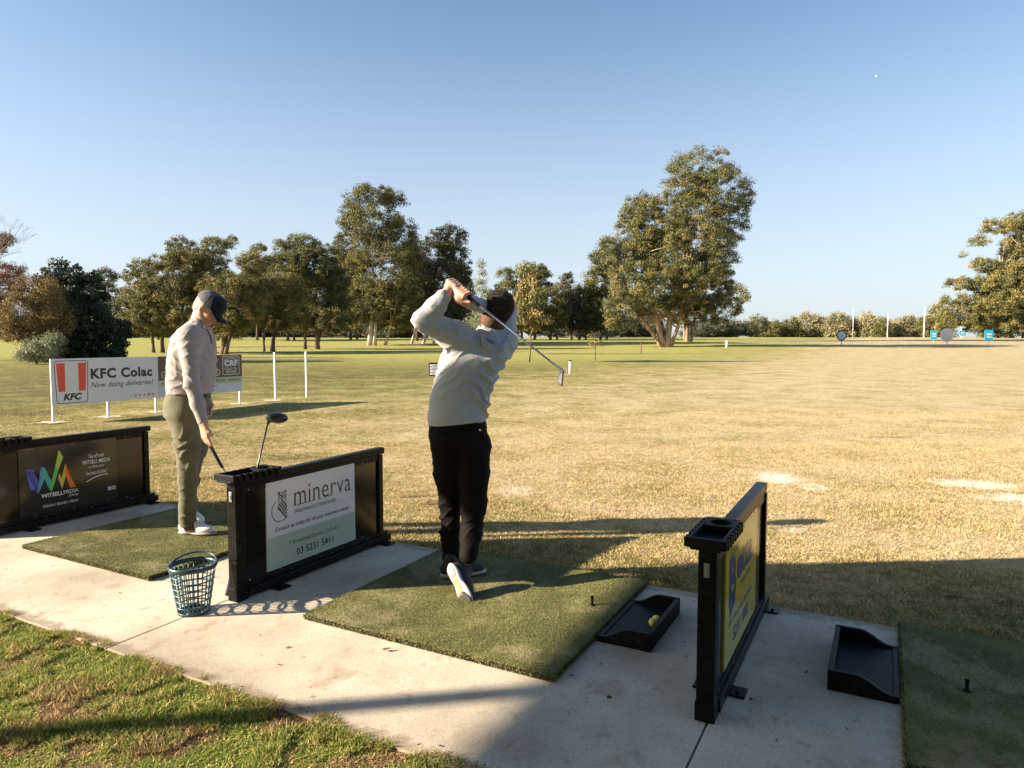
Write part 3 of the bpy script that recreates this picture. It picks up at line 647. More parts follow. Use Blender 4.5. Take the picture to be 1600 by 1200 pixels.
# ------------------------------------------------------------------ ball trays and balls
def ball_tray(a, b, label, rot=0):
    t = thing('ball_tray', label, 'ball tray', AB(a, b), ROWZ + rot, 'black ball trays beside the mats')
    L, Wd = .53, .265; bm = bmesh.new()
    # local X down range, local -Y to the right; the mouth is on the mat side (local +Y = left)
    nx = 26
    def hgt(s):    # height of the end walls across the width, s=0 at the mouth
        return .030 + .055 * (lambda q: q * q * (3 - 2 * q))(min(1, max(0, (s - .10) / .5)))
    bx(bm, .02, L - .02, -Wd + .02, -.012, .012, .022)
    for x0, x1 in ((0, .022), (L - .022, L)):
        prof = [(-Wd * k / 12, hgt(k / 12)) for k in range(13)]
        for k in range(12):
            (ya, za), (yb, zb) = prof[k], prof[k + 1]
            v = [bm.verts.new(p) for p in ((x0, ya, 0), (x1, ya, 0), (x1, yb, 0), (x0, yb, 0), (x0, ya, za), (x1, ya, za), (x1, yb, zb), (x0, yb, zb))]
            fs = [(3, 2, 1, 0), (4, 5, 6, 7), (0, 1, 5, 4), (1, 2, 6, 5), (2, 3, 7, 6), (3, 0, 4, 7)]
            for f in fs: bm.faces.new([v[i] for i in f])
    bmesh.ops.remove_doubles(bm, verts=bm.verts, dist=.0003)
    bx(bm, .0225, L - .0225, -Wd, -Wd + .022, 0.0005, .0845, 0, .004)
    bx(bm, .0225, L - .0225, -.024, -.0005, .0005, .0285, 0, .004)
    o = obj('tray_shell', bm, M['tray'], t)
    b_ = o.modifiers.new('b', 'BEVEL'); b_.width = .009; b_.segments = 3; b_.limit_method = 'ANGLE'; b_.angle_limit = .9
    return t
ball_tray(3.075, -1.185, 'black ball tray with a yellow ball, beside the swinging golfer')
ball_tray(3.09, .085, 'empty black ball tray in the shade by the right hand mat')
for o in [o for o in C.objects if o.get('category') == 'ball tray'][1:]:
    # the right hand tray opens towards its own mat on the right
    o.rotation_euler.z += math.pi; o.location = AB(3.09 + .53, .092)
def golf_ball(p, label, m, group=None):
    bm = bmesh.new(); bmesh.ops.create_icosphere(bm, subdivisions=4, radius=.0214)
    for v in bm.verts:                                             # dimples
        d = v.co.normalized(); a = math.sin(d.x * 24) * math.sin(d.y * 24) * math.sin(d.z * 24); v.co -= d * .0006 * max(0, a * 1.6)
    o = obj('golf_ball', bm, m, smooth=True); o.location = p; return props(o, label, 'golf ball', group)
golf_ball(AB(3.36, -.978, .0434), 'yellow golf ball lying in the ball tray, the farther of two', M['yellow_ball'], 'yellow golf balls')
golf_ball(AB(3.318, -.982, .0434), 'yellow golf ball lying in the ball tray, the nearer of two', M['yellow_ball'], 'yellow golf balls')
golf_ball(W(1369, 119, 19), 'tiny white golf ball in flight high against the blue sky', M['white_ball'])

# ------------------------------------------------------------------ range ball basket
def basket():
    t = thing('ball_basket', 'empty teal wire ball basket standing on the slab joint', 'basket', AB(2.37, -3.21) + Vector((.015, .03, 0)))
    H = .262; r0, r1 = .076, .113
    bm = bmesh.new(); n = 26
    for k in range(n):
        a = 2 * math.pi * k / n; a2 = a + .16
        p = [Vector(((r0 + (r1 - r0) * s) * math.cos(a + (a2 - a) * math.sin(s * 3.1) * .3), (r0 + (r1 - r0) * s) * math.sin(a + (a2 - a) * math.sin(s * 3.1) * .3), .008 + s * (H - .02))) for s in (0, .25, .5, .75, 1)]
        tube(bm, p, .0034, 5)
    for i, s in enumerate((.01, .14, .28, .42, .56, .70, .83)):
        r = r0 + (r1 - r0) * s + .001
        tube(bm, [Vector((r * math.cos(2 * math.pi * k / 40), r * math.sin(2 * math.pi * k / 40), .008 + s * (H - .02))) for k in range(41)], .0040, 5, caps=False)
    obj('lattice', bm, M['teal'], t)
    bm = bmesh.new(); lathe(bm, [(r1 - .004, H - .022), (r1 + .006, H - .022), (r1 + .008, H), (r1 - .002, H)], 40, close=True); obj('rim', bm, M['teal_dark'], t, True)
    bm = bmesh.new(); lathe(bm, [(r0 + .004, .012), (r0 + .004, .001), (r0 - .006, .001), (r0 - .006, .010)], 32, close=True)
    for k in range(6):
        a = math.pi * k / 6; tube(bm, [(r0 * math.cos(a), r0 * math.sin(a), .006), (-r0 * math.cos(a), -r0 * math.sin(a), .006)], .0026, 5)
    obj('bottom', bm, M['teal_dark'], t)
    bm = bmesh.new(); R = r1 + .006; pts = []
    for k in range(21):
        a = math.pi * k / 20; x = R * math.cos(a); d = R * 1.06 * math.sin(a)
        tilt = math.radians(18); pts.append(Vector((x, d * math.cos(tilt), H - .012 + d * math.sin(tilt))))
    Mx = Matrix.Rotation(math.radians(8), 4, 'Z'); pts = [Mx @ p for p in pts]
    tube(bm, pts, .0055, 6); obj('handle', bm, M['teal_dark'], t)
basket()

# ------------------------------------------------------------------ roadside style boards along the range
def board(a0, a1, label, build, posts):
    t = thing('advertising_board', label, 'sign', AB(a0, -12.85), ROWZ, 'advertising boards on posts')
    L = a1 - a0; bm = bmesh.new(); mats = build(bm, L)
    bx(bm, 0, L, -.0145, .012, .280, 1.105, 0, .003)
    obj('board_face', bm, mats, t)
    for x in posts:
        bm = bmesh.new(); bx(bm, x - .018, x + .018, .0125, .048, -.03, 1.10, 0, .003); obj('post', bm, M['galv'], t)
    return t
def kfc(bm, L):
    e = -.0155
    stroke(bm, rrect(.085, .620, .312, 1.065, .05, skew=.10), .012, e, 1, True)
    zt_, zb = 1.025, .520
    poly(bm, [(.090, e, zt_), (.240, e, zt_), (.235, e, zb), (.120, e, zb)], 2)
    poly(bm, [(.470, e, zt_), (.618, e, zt_), (.590, e, zb), (.470, e, zb)], 2)
    put_text(bm, 'KFC', .195, .520, .360, .485, e, 1, .05, .25)
    put_text(bm, 'KFC Colac', .690, 1.910, .720, .915, e, 1, .045, 0, 1.1)
    put_text(bm, 'Now doing deliveries!', .690, 1.925, .530, .660, e, 1, .008, .25, 1.05)
    put_text(bm, 'f', 1.440, 1.462, .335, .385, e, 2, .02)
    def ic(x): return x, x + .05, .335, .385
    stroke(bm, rrect(*ic(1.515), .012), .007, e, 4, True); stroke(bm, rrect(1.530, 1.550, .350, .370, .009), .006, e, 4, True)
    poly(bm, [(1.60, e, .350), (1.625, e, .338), (1.655, e, .350), (1.665, e, .380), (1.640, e, .378), (1.605, e, .378), (1.625, e, .362)], 2)
    poly(bm, [(1.70, e, .338), (1.75, e, .338), (1.738, e, .355), (1.735, e, .378), (1.725, e, .388), (1.715, e, .378), (1.712, e, .355)], 2)
    quad(bm, 1.785, 1.850, .340, .383, e, 2); poly(bm, [(1.810, e - .001, .352), (1.830, e - .001, .362), (1.810, e - .001, .372)], 0)
    quad(bm, 1.880, 1.935, .336, .386, e, 2); put_text(bm, 'in', 1.890, 1.925, .345, .378, e - .001, 0, .02)
    return [M['s_white'], M['s_black'], M['s_red'], M['s_brown'], M['s_mauve']]
def crf(bm, L):
    e = -.0155
    quad(bm, .0, L, .620, 1.105, e, 1); quad(bm, 0, L, .48, .6195, e, 2); quad(bm, 0, L, .280, .4795, e, 3); e -= .0012
    for x0, s in ((.075, 'COLAC'), (1.10, 'FENCING')):
        stroke(bm, rrect(x0, x0 + .36, .665, .790, .05), .012, e, 4, True); put_text(bm, s, x0 + .05, x0 + .31, .700, .755, e, 4, .01)
    stroke(bm, [(1.10 + .25 * k / 6, .80 + .05 * math.sin(k * .9)) for k in range(7)], .012, e, 4)
    stroke(bm, rrect(1.545, 1.985, .670, 1.075, .025), .012, e, 4, True)
    quad(bm, 1.56, 1.97, .685, .840, e, 5); quad(bm, 1.56, 1.97, .8405, 1.06, e, 6)
    stroke(bm, [(1.585, .985), (1.765, 1.045), (1.945, .985)], .018, e - .001, 2)
    put_text(bm, 'CRF', 1.590, 1.940, .860, .985, e - .001, 4, .03); put_text(bm, 'COLAC YELL', 1.590, 1.940, .775, .825, e - .001, 4, .005); put_text(bm, 'FENCING', 1.620, 1.910, .705, .755, e - .001, 4, .005)
    put_text(bm, 'STOCK FEED : RURAL SUPPLIES : SHEDS', .080, L - .05, .520, .585, e, 7, .01)
    put_text(bm, 'Murray Street, COLAC', .55, 1.40, .400, .450, e, 7, 0); put_text(bm, '5231 2427', .80, 1.30, .310, .370, e, 7, 0)
    return [M['s_white'], M['s_brown'], M['s_sage2'], M['s_pale'], M['s_ltext'], M['s_brown'], M['s_mauve'], M['s_black']]
board(6.92, 8.955, 'white advertising board with red stripes and black lettering', kfc, (.035, 1.02, 1.995))
board(8.96, 11.02, 'brown and pale green advertising board behind the man in the cap', crf, (1.02, 2.02))
for i, (a, lab) in enumerate(((12.0, 'bare white post next to the brown advertising board, left of the pair'), (13.02, 'bare white post farther from the boards, right of the pair'))):
    bm = bmesh.new(); bx(bm, -.019, .019, -.019, .019, -.03, 1.135, 0, .003); o = obj('white_post', bm, M['galv']); o.location = AB(a, -12.85); o.rotation_euler.z = ROWZ
    props(o, lab, 'post', 'bare white posts in line with the boards')
bm = bmesh.new()
for a in (6.95, 7.95, 8.96, 11.0, 12.0, 13.02):                   # bare sandy patches where the posts enter the ground
    p = AB(a, -12.88); ps = []
    for k in range(14):
        r_ = .17 + .05 * math.sin(k * 2.3 + a); ps.append((p.x + 1.5 * r_ * math.cos(k * math.pi / 7), p.y + r_ * math.sin(k * math.pi / 7), -.006))
    poly(bm, ps)
props(obj('sandy_patches', bm, simple('bare_sand', (.55, .45, .32), .95, var=.3, scale=9)), kind='stuff')

# ------------------------------------------------------------------ people: bodies and clothes as smooth implicit surfaces
class Field:
    def __init__(s, lo, hi, h):
        s.lo = np.array(lo, float); s.h = h; s.n = np.ceil((np.array(hi) - s.lo) / h).astype(int) + 1
        s.D = np.full(s.n, .2, np.float32)
        s.ax = [s.lo[i] + h * np.arange(s.n[i]) for i in range(3)]
    def _sub(s, lo, hi, m):
        i0 = np.maximum(((np.array(lo) - m - s.lo) / s.h).astype(int), 0); i1 = np.minimum(((np.array(hi) + m - s.lo) / s.h).astype(int) + 2, s.n)
        sl = tuple(slice(a, b) for a, b in zip(i0, i1))
        X, Y, Z = np.meshgrid(s.ax[0][sl[0]], s.ax[1][sl[1]], s.ax[2][sl[2]], indexing='ij')
        return sl, np.stack([X, Y, Z], -1)
    def _comb(s, sl, d, k, sub=False):
        A = s.D[sl]
        if sub: d = -d; hh = np.clip(.5 - .5 * (A - d) / k, 0, 1); s.D[sl] = A * (1 - hh) + d * hh + k * hh * (1 - hh); return
        hh = np.clip(.5 + .5 * (d - A) / k, 0, 1); s.D[sl] = d * (1 - hh) + A * hh - k * hh * (1 - hh)
    def cap(s, a, b, ra, rb, k=.02, sub=False):
        a = np.array(a, float); b = np.array(b, float); r = max(ra, rb) + k + .03
        sl, P = s._sub(np.minimum(a, b) - r, np.maximum(a, b) + r, 0)
        if P.size == 0: return
        ab = b - a; t = np.clip(((P - a) @ ab) / (ab @ ab + 1e-12), 0, 1)
        d = np.linalg.norm(P - (a + t[..., None] * ab), axis=-1) - (ra + t * (rb - ra)); s._comb(sl, d, k, sub)
    def chain(s, pts, rs, k=.02):
        for i in range(len(pts) - 1): s.cap(pts[i], pts[i + 1], rs[i], rs[i + 1], k)
    def ell(s, c, r, R=None, k=.02, sub=False):
        c = np.array(c, float); r = np.array(r, float); m = max(r) + k + .03
        sl, P = s._sub(c - m, c + m, 0)
        if P.size == 0: return
        q = P - c
        if R is not None: q = q @ np.array(R, float)          # columns of R are the local axes
        k0 = np.linalg.norm(q / r, axis=-1); k1 = np.linalg.norm(q / (r * r), axis=-1) + 1e-9
        s._comb(sl, k0 * (k0 - 1) / k1, k, sub)
    def stack(s, sl_, k=.03):
        """elliptical slices (z, cx, cy, rx, ry, yaw) joined into one limb or trunk"""
        A = np.array(sl_, float); A = A[np.argsort(A[:, 0])]; R_ = max(A[:, 3].max(), A[:, 4].max()) + .06
        lo = [A[:, 1].min() - R_, A[:, 2].min() - R_, A[0, 0] - .05]; hi = [A[:, 1].max() + R_, A[:, 2].max() + R_, A[-1, 0] + .05]
        sl, P = s._sub(lo, hi, 0); z = P[..., 2]
        v = [np.interp(z, A[:, 0], A[:, j]) for j in range(1, 6)]
        dx = P[..., 0] - v[0]; dy = P[..., 1] - v[1]; c, n_ = np.cos(v[4]), np.sin(v[4])
        u = (dx * c + dy * n_) / v[2]; w = (-dx * n_ + dy * c) / v[3]
        rad = (np.abs(u) ** 2.3 + np.abs(w) ** 2.3) ** (1 / 2.3)
        d = (rad - 1) * np.minimum(v[2], v[3]) * .95
        d = np.maximum(d, np.maximum(A[0, 0] - z, z - A[-1, 0])); s._comb(sl, d.astype(np.float32), k)
    def cut(s, p, n, k=.004):
        """remove what lies on the side n points to"""
        p = np.array(p, float); n = np.array(n, float) / np.linalg.norm(n)
        X = (s.ax[0] - p[0])[:, None, None] * n[0] + (s.ax[1] - p[1])[None, :, None] * n[1] + (s.ax[2] - p[2])[None, None] * n[2]
        s.D = np.maximum(s.D, X.astype(np.float32))
    def mesh(s, name, disp=None, smooth=2):
        D = s.D; ins = D < 0; n = s.n
        c = [ins[a:n[0] - 1 + a, b:n[1] - 1 + b, e:n[2] - 1 + e] for a in (0, 1) for b in (0, 1) for e in (0, 1)]
        cnt = sum(x.astype(np.int8) for x in c); act = (cnt > 0) & (cnt < 8); idx = np.full(act.shape, -1, np.int64)
        I = np.argwhere(act); idx[act] = np.arange(len(I)); acc = np.zeros((len(I), 3)); w = np.zeros(len(I))
        corners = [(a, b, e) for a in (0, 1) for b in (0, 1) for e in (0, 1)]
        val = {q: D[I[:, 0] + q[0], I[:, 1] + q[1], I[:, 2] + q[2]].astype(float) for q in corners}
        for q in corners:
            for ax in range(3):
                if q[ax]: continue
                q2 = list(q); q2[ax] = 1; q2 = tuple(q2); a, b = val[q], val[q2]; m = (a < 0) != (b < 0)
                t = np.where(m, a / np.where(m, a - b, 1), 0); pt = np.repeat(np.array(q, float)[None], len(I), 0); pt[:, ax] += t
                acc[m] += pt[m]; w[m] += 1
        V = s.lo + (I + acc / w[:, None]) * s.h; F = []
        for ax in range(3):
            o1, o2 = [(1, 2), (2, 0), (0, 1)][ax]; sh = [slice(None)] * 3; sh2 = [slice(None)] * 3; sh[ax] = slice(0, -1); sh2[ax] = slice(1, None)
            A, B = ins[tuple(sh)], ins[tuple(sh2)]; E = np.argwhere(A != B); ok = (E[:, o1] > 0) & (E[:, o2] > 0); E = E[ok]
            ok = (E[:, o1] < n[o1] - 1) & (E[:, o2] < n[o2] - 1); E = E[ok]
            def g(d1, d2): e = E.copy(); e[:, o1] -= d1; e[:, o2] -= d2; return idx[e[:, 0], e[:, 1], e[:, 2]]
            q = np.stack([g(1, 1), g(0, 1), g(0, 0), g(1, 0)], 1); fl = ~ins[E[:, 0], E[:, 1], E[:, 2]]; q[fl] = q[fl][:, ::-1]; F.append(q)
        F = np.concatenate(F); F = F[(F >= 0).all(1)]
        for _ in range(smooth):
            S = np.zeros_like(V); N = np.zeros(len(V))
            for a, b in ((0, 1), (1, 2), (2, 3), (3, 0)):
                for p, q in ((a, b), (b, a)): np.add.at(S, F[:, p], V[F[:, q]]); np.add.at(N, F[:, p], 1)
            V = V * .4 + .6 * S / np.maximum(N, 1)[:, None]
        if disp is not None:
            fn = np.cross(V[F[:, 2]] - V[F[:, 0]], V[F[:, 3]] - V[F[:, 1]]); vn = np.zeros_like(V)
            for j in range(4): np.add.at(vn, F[:, j], fn)
            vn /= np.linalg.norm(vn, axis=1)[:, None] + 1e-12; V = V + vn * disp(V)[:, None]
        return np_mesh(name, V, [F])
def nz(P, s, off=0.0):
    s = s if isinstance(s, (tuple, list)) else (s, s, s)
    return np.array([mnoise.noise(Vector((p[0] * s[0] + off, p[1] * s[1] + off, p[2] * s[2] - off))) for p in P])
def folds(P, axis, freq, warp, amp, off=0):
    """cloth folds: ridges running across 'axis'"""
    a = np.array(axis, float); a /= np.linalg.norm(a); w = nz(P, 5.5, off) * warp + nz(P, 13, off + 3) * warp * .3
    ph = (P @ a) * freq + w; m = np.clip(nz(P, 4, off + 9) * 1.6 + .45, 0, 1)
    r = 1 - np.abs(np.sin(ph)); return amp * m * (r ** 2 * 1.4 - .35)
def frame(fwd, up):
    f = Vector(fwd).normalized(); l = Vector(up).cross(f).normalized(); u = f.cross(l); return f, l, u
def head(F, c, f, l, u, s=1.0):
    c = Vector(c); R = np.array([list(f), list(l), list(u)]).T
    P = lambda x, y, z: c + (f * x + l * y + u * z) * s
    E = lambda p, r, k=.012, sub=False: F.ell(p, [q * s for q in r], R, k, sub)
    E(P(-.012, 0, .030), (.097, .076, .086), .02); E(P(.022, 0, -.030), (.068, .060, .078), .03)
    E(P(.050, 0, -.078), (.034, .034, .028), .025)                                   # chin
    for y in (-1, 1):
        F.cap(P(.0, y * .052, -.045), P(.05, y * .028, -.085), .018 * s, .016 * s, .02)   # jaw
        E(P(.058, y * .036, -.022), (.024, .022, .020), .02)                          # cheek
        E(P(.082, y * .031, .012), (.016, .018, .012), .008, True)                    # eye socket
        F.cap(P(.083, y * .012, .032), P(.070, y * .046, .030), .008 * s, .007 * s, .012) # brow
        E(P(-.004, y * .080, -.004), (.018, .008, .032), .006); E(P(.004, y * .087, -.002), (.008, .005, .018), .004, True)   # ear
    F.cap(P(.088, 0, .018), P(.112, 0, -.022), .008 * s, .013 * s, .010)              # nose
    for y in (-1, 1): E(P(.100, y * .012, -.028), (.010, .008, .008), .006)
    E(P(.088, 0, -.052), (.014, .024, .0065), .006); E(P(.085, 0, -.063), (.013, .020, .007), .006)  # lips
    return P
def gripping_hand(F, wrist, axp, axd, side, r=.0135, flip=1):
    """hand closed round a grip: axp a point of the grip axis at the palm centre, axd its direction towards the little finger, side the direction from grip to palm"""
    axp = Vector(axp); a = Vector(axd).normalized(); n = (Vector(side) - a * Vector(side).dot(a)).normalized(); t = a.cross(n); t = t if t.z > 0 else -t
    wrist = Vector(wrist); pc = axp + n * (r + .022)
    F.cap(wrist, pc - t * .012, .028, .034, .02)
    for i in range(4):
        off = a * (.032 - .021 * (3 - i)) ; k0 = axp + off + n * (r + .024) + t * .018
        F.cap(pc + off * .7 - t * .02, k0, .017, .0125, .012)
        L = [1, .96, 1.0, .9][i]; pts = [k0]
        for ang in (38, 92, 150, 205):
            q = math.radians(ang); rr_ = r + .0125 + (.006 if ang < 60 else 0)
            pts.append(axp + off + (n * math.cos(q) + t * math.sin(q)) * rr_ * (1.12 if ang < 100 else 1))
        F.chain(pts, [.0118, .0108, .0100, .0090, .0078], .004)
    # thumb lies along the grip
    tb = pc - a * .030 - t * .018
    F.chain([tb, axp - a * .045 + n * (r + .014) - t * .010, axp - a * .070 + n * (r + .008) - t * .004], [.016, .0125, .0095], .006)
def shoe(F_u, F_s, heel, toe, up, L=.285, w=.050, k=.015):
    """upper into F_u, sole into F_s; heel and toe are points on the ground side of the sole"""
    heel = Vector(heel); d = (Vector(toe) - heel).normalized(); u = (Vector(up) - d * Vector(up).dot(d)).normalized(); s_ = d.cross(u)
    R = np.array([list(d), list(s_), list(u)]).T; P = lambda x, y, z: heel + d * x + s_ * y + u * z
    F_u.ell(P(.060, 0, .050), (.062, .036, .045), R, .02); F_u.ell(P(.19, 0, .034), (.088, .045, .034), R, .03); F_u.ell(P(.12, 0, .055), (.075, .036, .045), R, .03)
    F_u.cap(P(.065, 0, .07), P(.060, 0, .105), .038, .036, .02)
    F_s.ell(P(.062, 0, .012), (.066, .040, .020), R, .01); F_s.ell(P(.195, 0, .012), (.095, .051, .019), R, .02); F_s.cap(P(.06, 0, .014), P(.2, 0, .014), .019, .019, .03)
    F_s.cut(list(P(0, 0, 0)), list(-u)); F_s.cut(list(P(0, 0, .026)), list(u))
    return P
def strands(parent, n, ln, m, lay):
    me0 = parent.data; nv = len(me0.vertices); co = np.zeros(nv * 3, np.float32); me0.vertices.foreach_get('co', co); co = co.reshape(-1, 3)
    no = np.zeros(nv * 3, np.float32); me0.vertices.foreach_get('normal', no); no = no.reshape(-1, 3)
    r = np.random.default_rng(5); i = r.integers(0, nv, n); d = no[i] * .7 + r.normal(size=(n, 3)) * .45 + np.array(list(lay)); d /= np.linalg.norm(d, axis=1)[:, None]
    s_ = np.cross(d, r.normal(size=(n, 3))); s_ /= np.linalg.norm(s_, axis=1)[:, None]; L = ln * r.uniform(.5, 1.2, n)[:, None]; b = co[i] - no[i] * .002
    V = np.stack([b - s_ * .0008, b + s_ * .0008, b + d * L], 1).reshape(-1, 3)
    o = link_mesh('hair_strands', np_mesh('hair_strands', V, [np.arange(3 * n).reshape(-1, 3)]), m, parent); o['kind'] = 'stuff'
def eyes(P, f, root, s=1.0):
    for y in (-1, 1):
        bm = bmesh.new(); bmesh.ops.create_uvsphere(bm, u_segments=16, v_segments=10, radius=.0115 * s); bmesh.ops.translate(bm, vec=P(.068, y * .031, .012), verts=bm.verts); e = obj('eye', bm, M['eye'], root, True)
        bm = bmesh.new(); bmesh.ops.create_uvsphere(bm, u_segments=12, v_segments=8, radius=.0058 * s); bmesh.ops.translate(bm, vec=P(.0745, y * .031, .011), verts=bm.verts); obj('iris', bm, M['iris'], e, True)
def link_child(name, me, m, root): return link_mesh(name, me, m, root, True)
def iron(grip_top, head_pt, label, blade_dir, driver=False, dark=False):
    g = Vector(grip_top); h = Vector(head_pt); d = (h - g).normalized(); L = (h - g).length
    t = thing('golf_club', label, 'golf club', g); z = Vector((0, 0, 0))
    bm = bmesh.new(); tube(bm, [z + d * .24, z + d * (L * .7), d * L], [.0068, .0058, .0046], 8); obj('shaft', bm, M['graphite'] if dark or driver else M['steel'], t)
    bm = bmesh.new(); tube(bm, [z, d * .01, d * .13, d * .262], [.012, .0142, .0130, .0098], 10); obj('grip', bm, M['grip'], t)
    b = Vector(blade_dir); b = (b - d * b.dot(d) * .55).normalized(); n = d.cross(b).normalized(); Hh = d * L
    R = np.array([list(b), list(n), list(b.cross(n))]).T
    F = Field(Hh - Vector((.16,) * 3), Hh + Vector((.16,) * 3), .003)
    if driver:
        F.ell(Hh + b * .045 + d * .01, (.062, .050, .032), R, .01); F.cap(Hh - d * .03, Hh + d * .01 + b * .01, .007, .011, .012)
        obj_ = link_child('club_head', F.mesh('club_head', smooth=1), M['graphite'], t)
    else:
        e = b * .066 + d * .012
        F.cap(Hh - d * .045, Hh + d * .010, .0068, .0078, .006)
        for k in range(9):
            s_ = k / 8; F.cap(Hh + d * .008 + e * s_, Hh + e * s_ - d * (.006 + .015 * s_) + n * .004, .0070, .0045, .005)
        link_child('club_head', F.mesh('club_head', smooth=1), M['steel'], t)
    return t

def golfer():
    base = W(712, 905, 4.05); base.z = .03; Y0 = 4.05
    root_lo, root_hi = (-.75, 3.5, 0.0), (.25, 4.65, 1.85)
    # joints in world space, read from the photograph at their depth
    hipL, hipR = W(699, 690, 4.06), W(738, 690, 4.06)
    kneeL, kneeR = W(703, 785, 4.14), W(741, 785, 4.06); ankL, ankR = W(707, 880, 4.13), W(731, 874, 3.88)
    shL, shR = W(707, 522, 4.02), W(787, 532, 4.17); elL, elR = W(662, 501, 3.93), W(792, 486, 4.32)
    wrL, wrR = W(696, 461, 3.92), W(728, 471, 3.93)
    neck0, neck1 = W(762, 530, 4.12), W(772, 500, 4.12)
    gtop, ghead = W(706, 444, 3.99), W(858, 563, 3.58)
    gd = (ghead - gtop).normalized(); ghead = gtop + gd * .885
    hc = W(775, 487, 4.13); hf, hl, hu = frame((-.12, .98, .14), (.46, -.02, .88))
    body = Field(root_lo, root_hi, .0055)
    P = head(body, hc, hf, hl, hu, .98)
    body.cap(neck0 - Vector((0, 0, .03)), hc - hu * .03 - hf * .02, .062, .056, .03)
    body.stack([(.90, -.315, 4.07, .125, .085, .2), (1.1, -.29, 4.08, .125, .09, .2), (1.3, -.23, 4.09, .15, .10, .15), (1.43, -.20, 4.10, .16, .09, .1), (1.49, -.17, 4.10, .08, .07, 0)], .03)
    for h_, k_, a_ in ((hipL, kneeL, ankL), (hipR, kneeR, ankR)):
        body.chain([h_, k_, a_], [.060, .034, .024], .04)
    body.chain([shL, elL, wrL], [.046, .036, .026], .02); body.chain([shR, elR, wrR], [.046, .036, .026], .02)
    side = Vector((-.15, -.35, -.55))
    gripping_hand(body, wrL, gtop + gd * .030, -gd, Vector((-.55, -.80, -.10)))
    gripping_hand(body, wrR, gtop + gd * .115, -gd, Vector((-.10, -.80, -.55)))
    me = body.mesh('person', smooth=1); o_ = np.array(list(base)); 
    def shift(m):
        co = np.zeros(len(m.vertices) * 3, np.float32); m.vertices.foreach_get('co', co); co = co.reshape(-1, 3) - o_.astype(np.float32); m.vertices.foreach_set('co', co.ravel()); m.update(); return m
    root = link_mesh('person', shift(me), M['skin'], None, True); root.location = base
    props(root, 'golfer seen from behind in a pale grey top and black trousers, club over his shoulder', 'person')
    def child(nm, m, mt): return link_child(nm, shift(m), mt, root)
    # hair and beard
    F = Field(hc - Vector((.16,) * 3), hc + Vector((.16,) * 3), .0045); R = np.array([list(hf), list(hl), list(hu)]).T
    F.ell(P(-.016, 0, .034), (.101, .080, .091), R, .01); F.ell(P(.03, 0, .095), (.06, .056, .028), R, .02); F.ell(P(-.05, 0, -.015), (.050, .064, .045), R, .02)
    F.cut(P(.035, 0, .05), list(hf * .8 - hu * .55)); F.cut(P(-.05, 0, -.038), list(-hu + hf * .2))
    hair = child('hair', F.mesh('hair', lambda V: .006 * nz(V, 60) + .003, 1), M['hair'])
    strands(hair, 9000, .016, M['hair'], hu * .3 - hf * .4)
    F = Field(hc - Vector((.16,) * 3), hc + Vector((.16,) * 3), .005)
    for y in (-1, 1): F.cap(P(-.005, y * .058, -.045), P(.05, y * .030, -.088), .021, .022, .02)
    F.ell(P(.055, 0, -.085), (.036, .036, .028), R, .02); F.ell(P(-.045, 0, -.050), (.050, .062, .050), R, .02); F.cap(P(-.04, 0, -.06), neck1 - Vector((0, 0, .035)), .060, .0645, .02)
    F.cut(P(0, 0, -.022), list(hu))
    child('stubble', F.mesh('stubble', lambda V: .002 * nz(V, 120), 1), M['stubble'])
    bm = bmesh.new(); bmesh.ops.create_uvsphere(bm, u_segments=14, v_segments=8, radius=1)
    bm.free()
    # top
    F = Field(root_lo, root_hi, .006)
    F.stack([(.935, -.322, 4.06, .168, .128, .15), (1.00, -.318, 4.06, .172, .128, .15), (1.116, -.306, 4.07, .174, .128, .15), (1.227, -.270, 4.08, .180, .130, .12), (1.339, -.218, 4.09, .200, .130, .08), (1.413, -.203, 4.10, .186, .118, .05), (1.46, -.196, 4.10, .150, .095, .05), (1.50, -.19, 4.11, .09, .07, 0)], .03)
    F.ell(shL + Vector((.02, 0, -.01)), (.085, .085, .075), None, .06); F.ell(shR + Vector((-.02, -.02, -.015)), (.085, .080, .075), None, .06)
    F.cap(shL, elL, .078, .062, .05); F.chain([elL, elL + (wrL - elL) * .5, wrL + (elL - wrL) * .08], [.060, .054, .043], .03)
    F.cap(shR, elR, .078, .060, .05); F.chain([elR, elR + (wrR - elR) * .5, wrR + (elR - wrR) * .10], [.058, .050, .040], .03)
    F.cut([-.32, 4.06, .962], [.09, 0, -1])
    dl = (wrL - elL).normalized(); 
    F.cap(neck0 + Vector((.01, -.0, -.02)), neck1 + Vector((0, 0, .03)), .073, .066, .02)
    nd = (neck1 - neck0).normalized(); F.cut(list(neck0 + nd * .050 + Vector((0, -.01, 0))), list(nd + Vector((0, .35, 0)))) if False else None
    F.cap(neck0 + nd * .03, neck1 + nd * .10, .058, .09, .004, True)
    def dtop(V):
        z = V[:, 2]; tors = np.clip((elL[0] + .16 - V[:, 0]) * -8, 0, 1)
        d = folds(V, (.42, .1, 1), 44, 5.5, .015, 1) * np.clip((1.46 - z) * 6, .2, 1)
        d += folds(V, (-.55, .1, 1), 30, 5.0, .012, 5) * np.clip((z - 1.0) * 4, 0, 1)
        d += .003 * nz(V, 9, 2)
        hem = np.exp(-((z - .985 - .09 * (V[:, 0] + .32)) / .004) ** 2); return d * np.clip((z - .95) * 14, .15, 1) - hem * .003
    child('pullover', F.mesh('pullover', dtop, 2), M['sweater'])
    # stand up collar, pushed open, with the cord
    F = Field(neck0 - Vector((.2,) * 3), neck0 + Vector((.2,) * 3), .0045)
    F.cap(neck0 - nd * .045 + Vector((0, -.012, 0)), neck0 + nd * .045, .098, .080, .01); F.cap(neck0 - nd * .02, neck0 + nd * .11, .070, .080, .002, True)
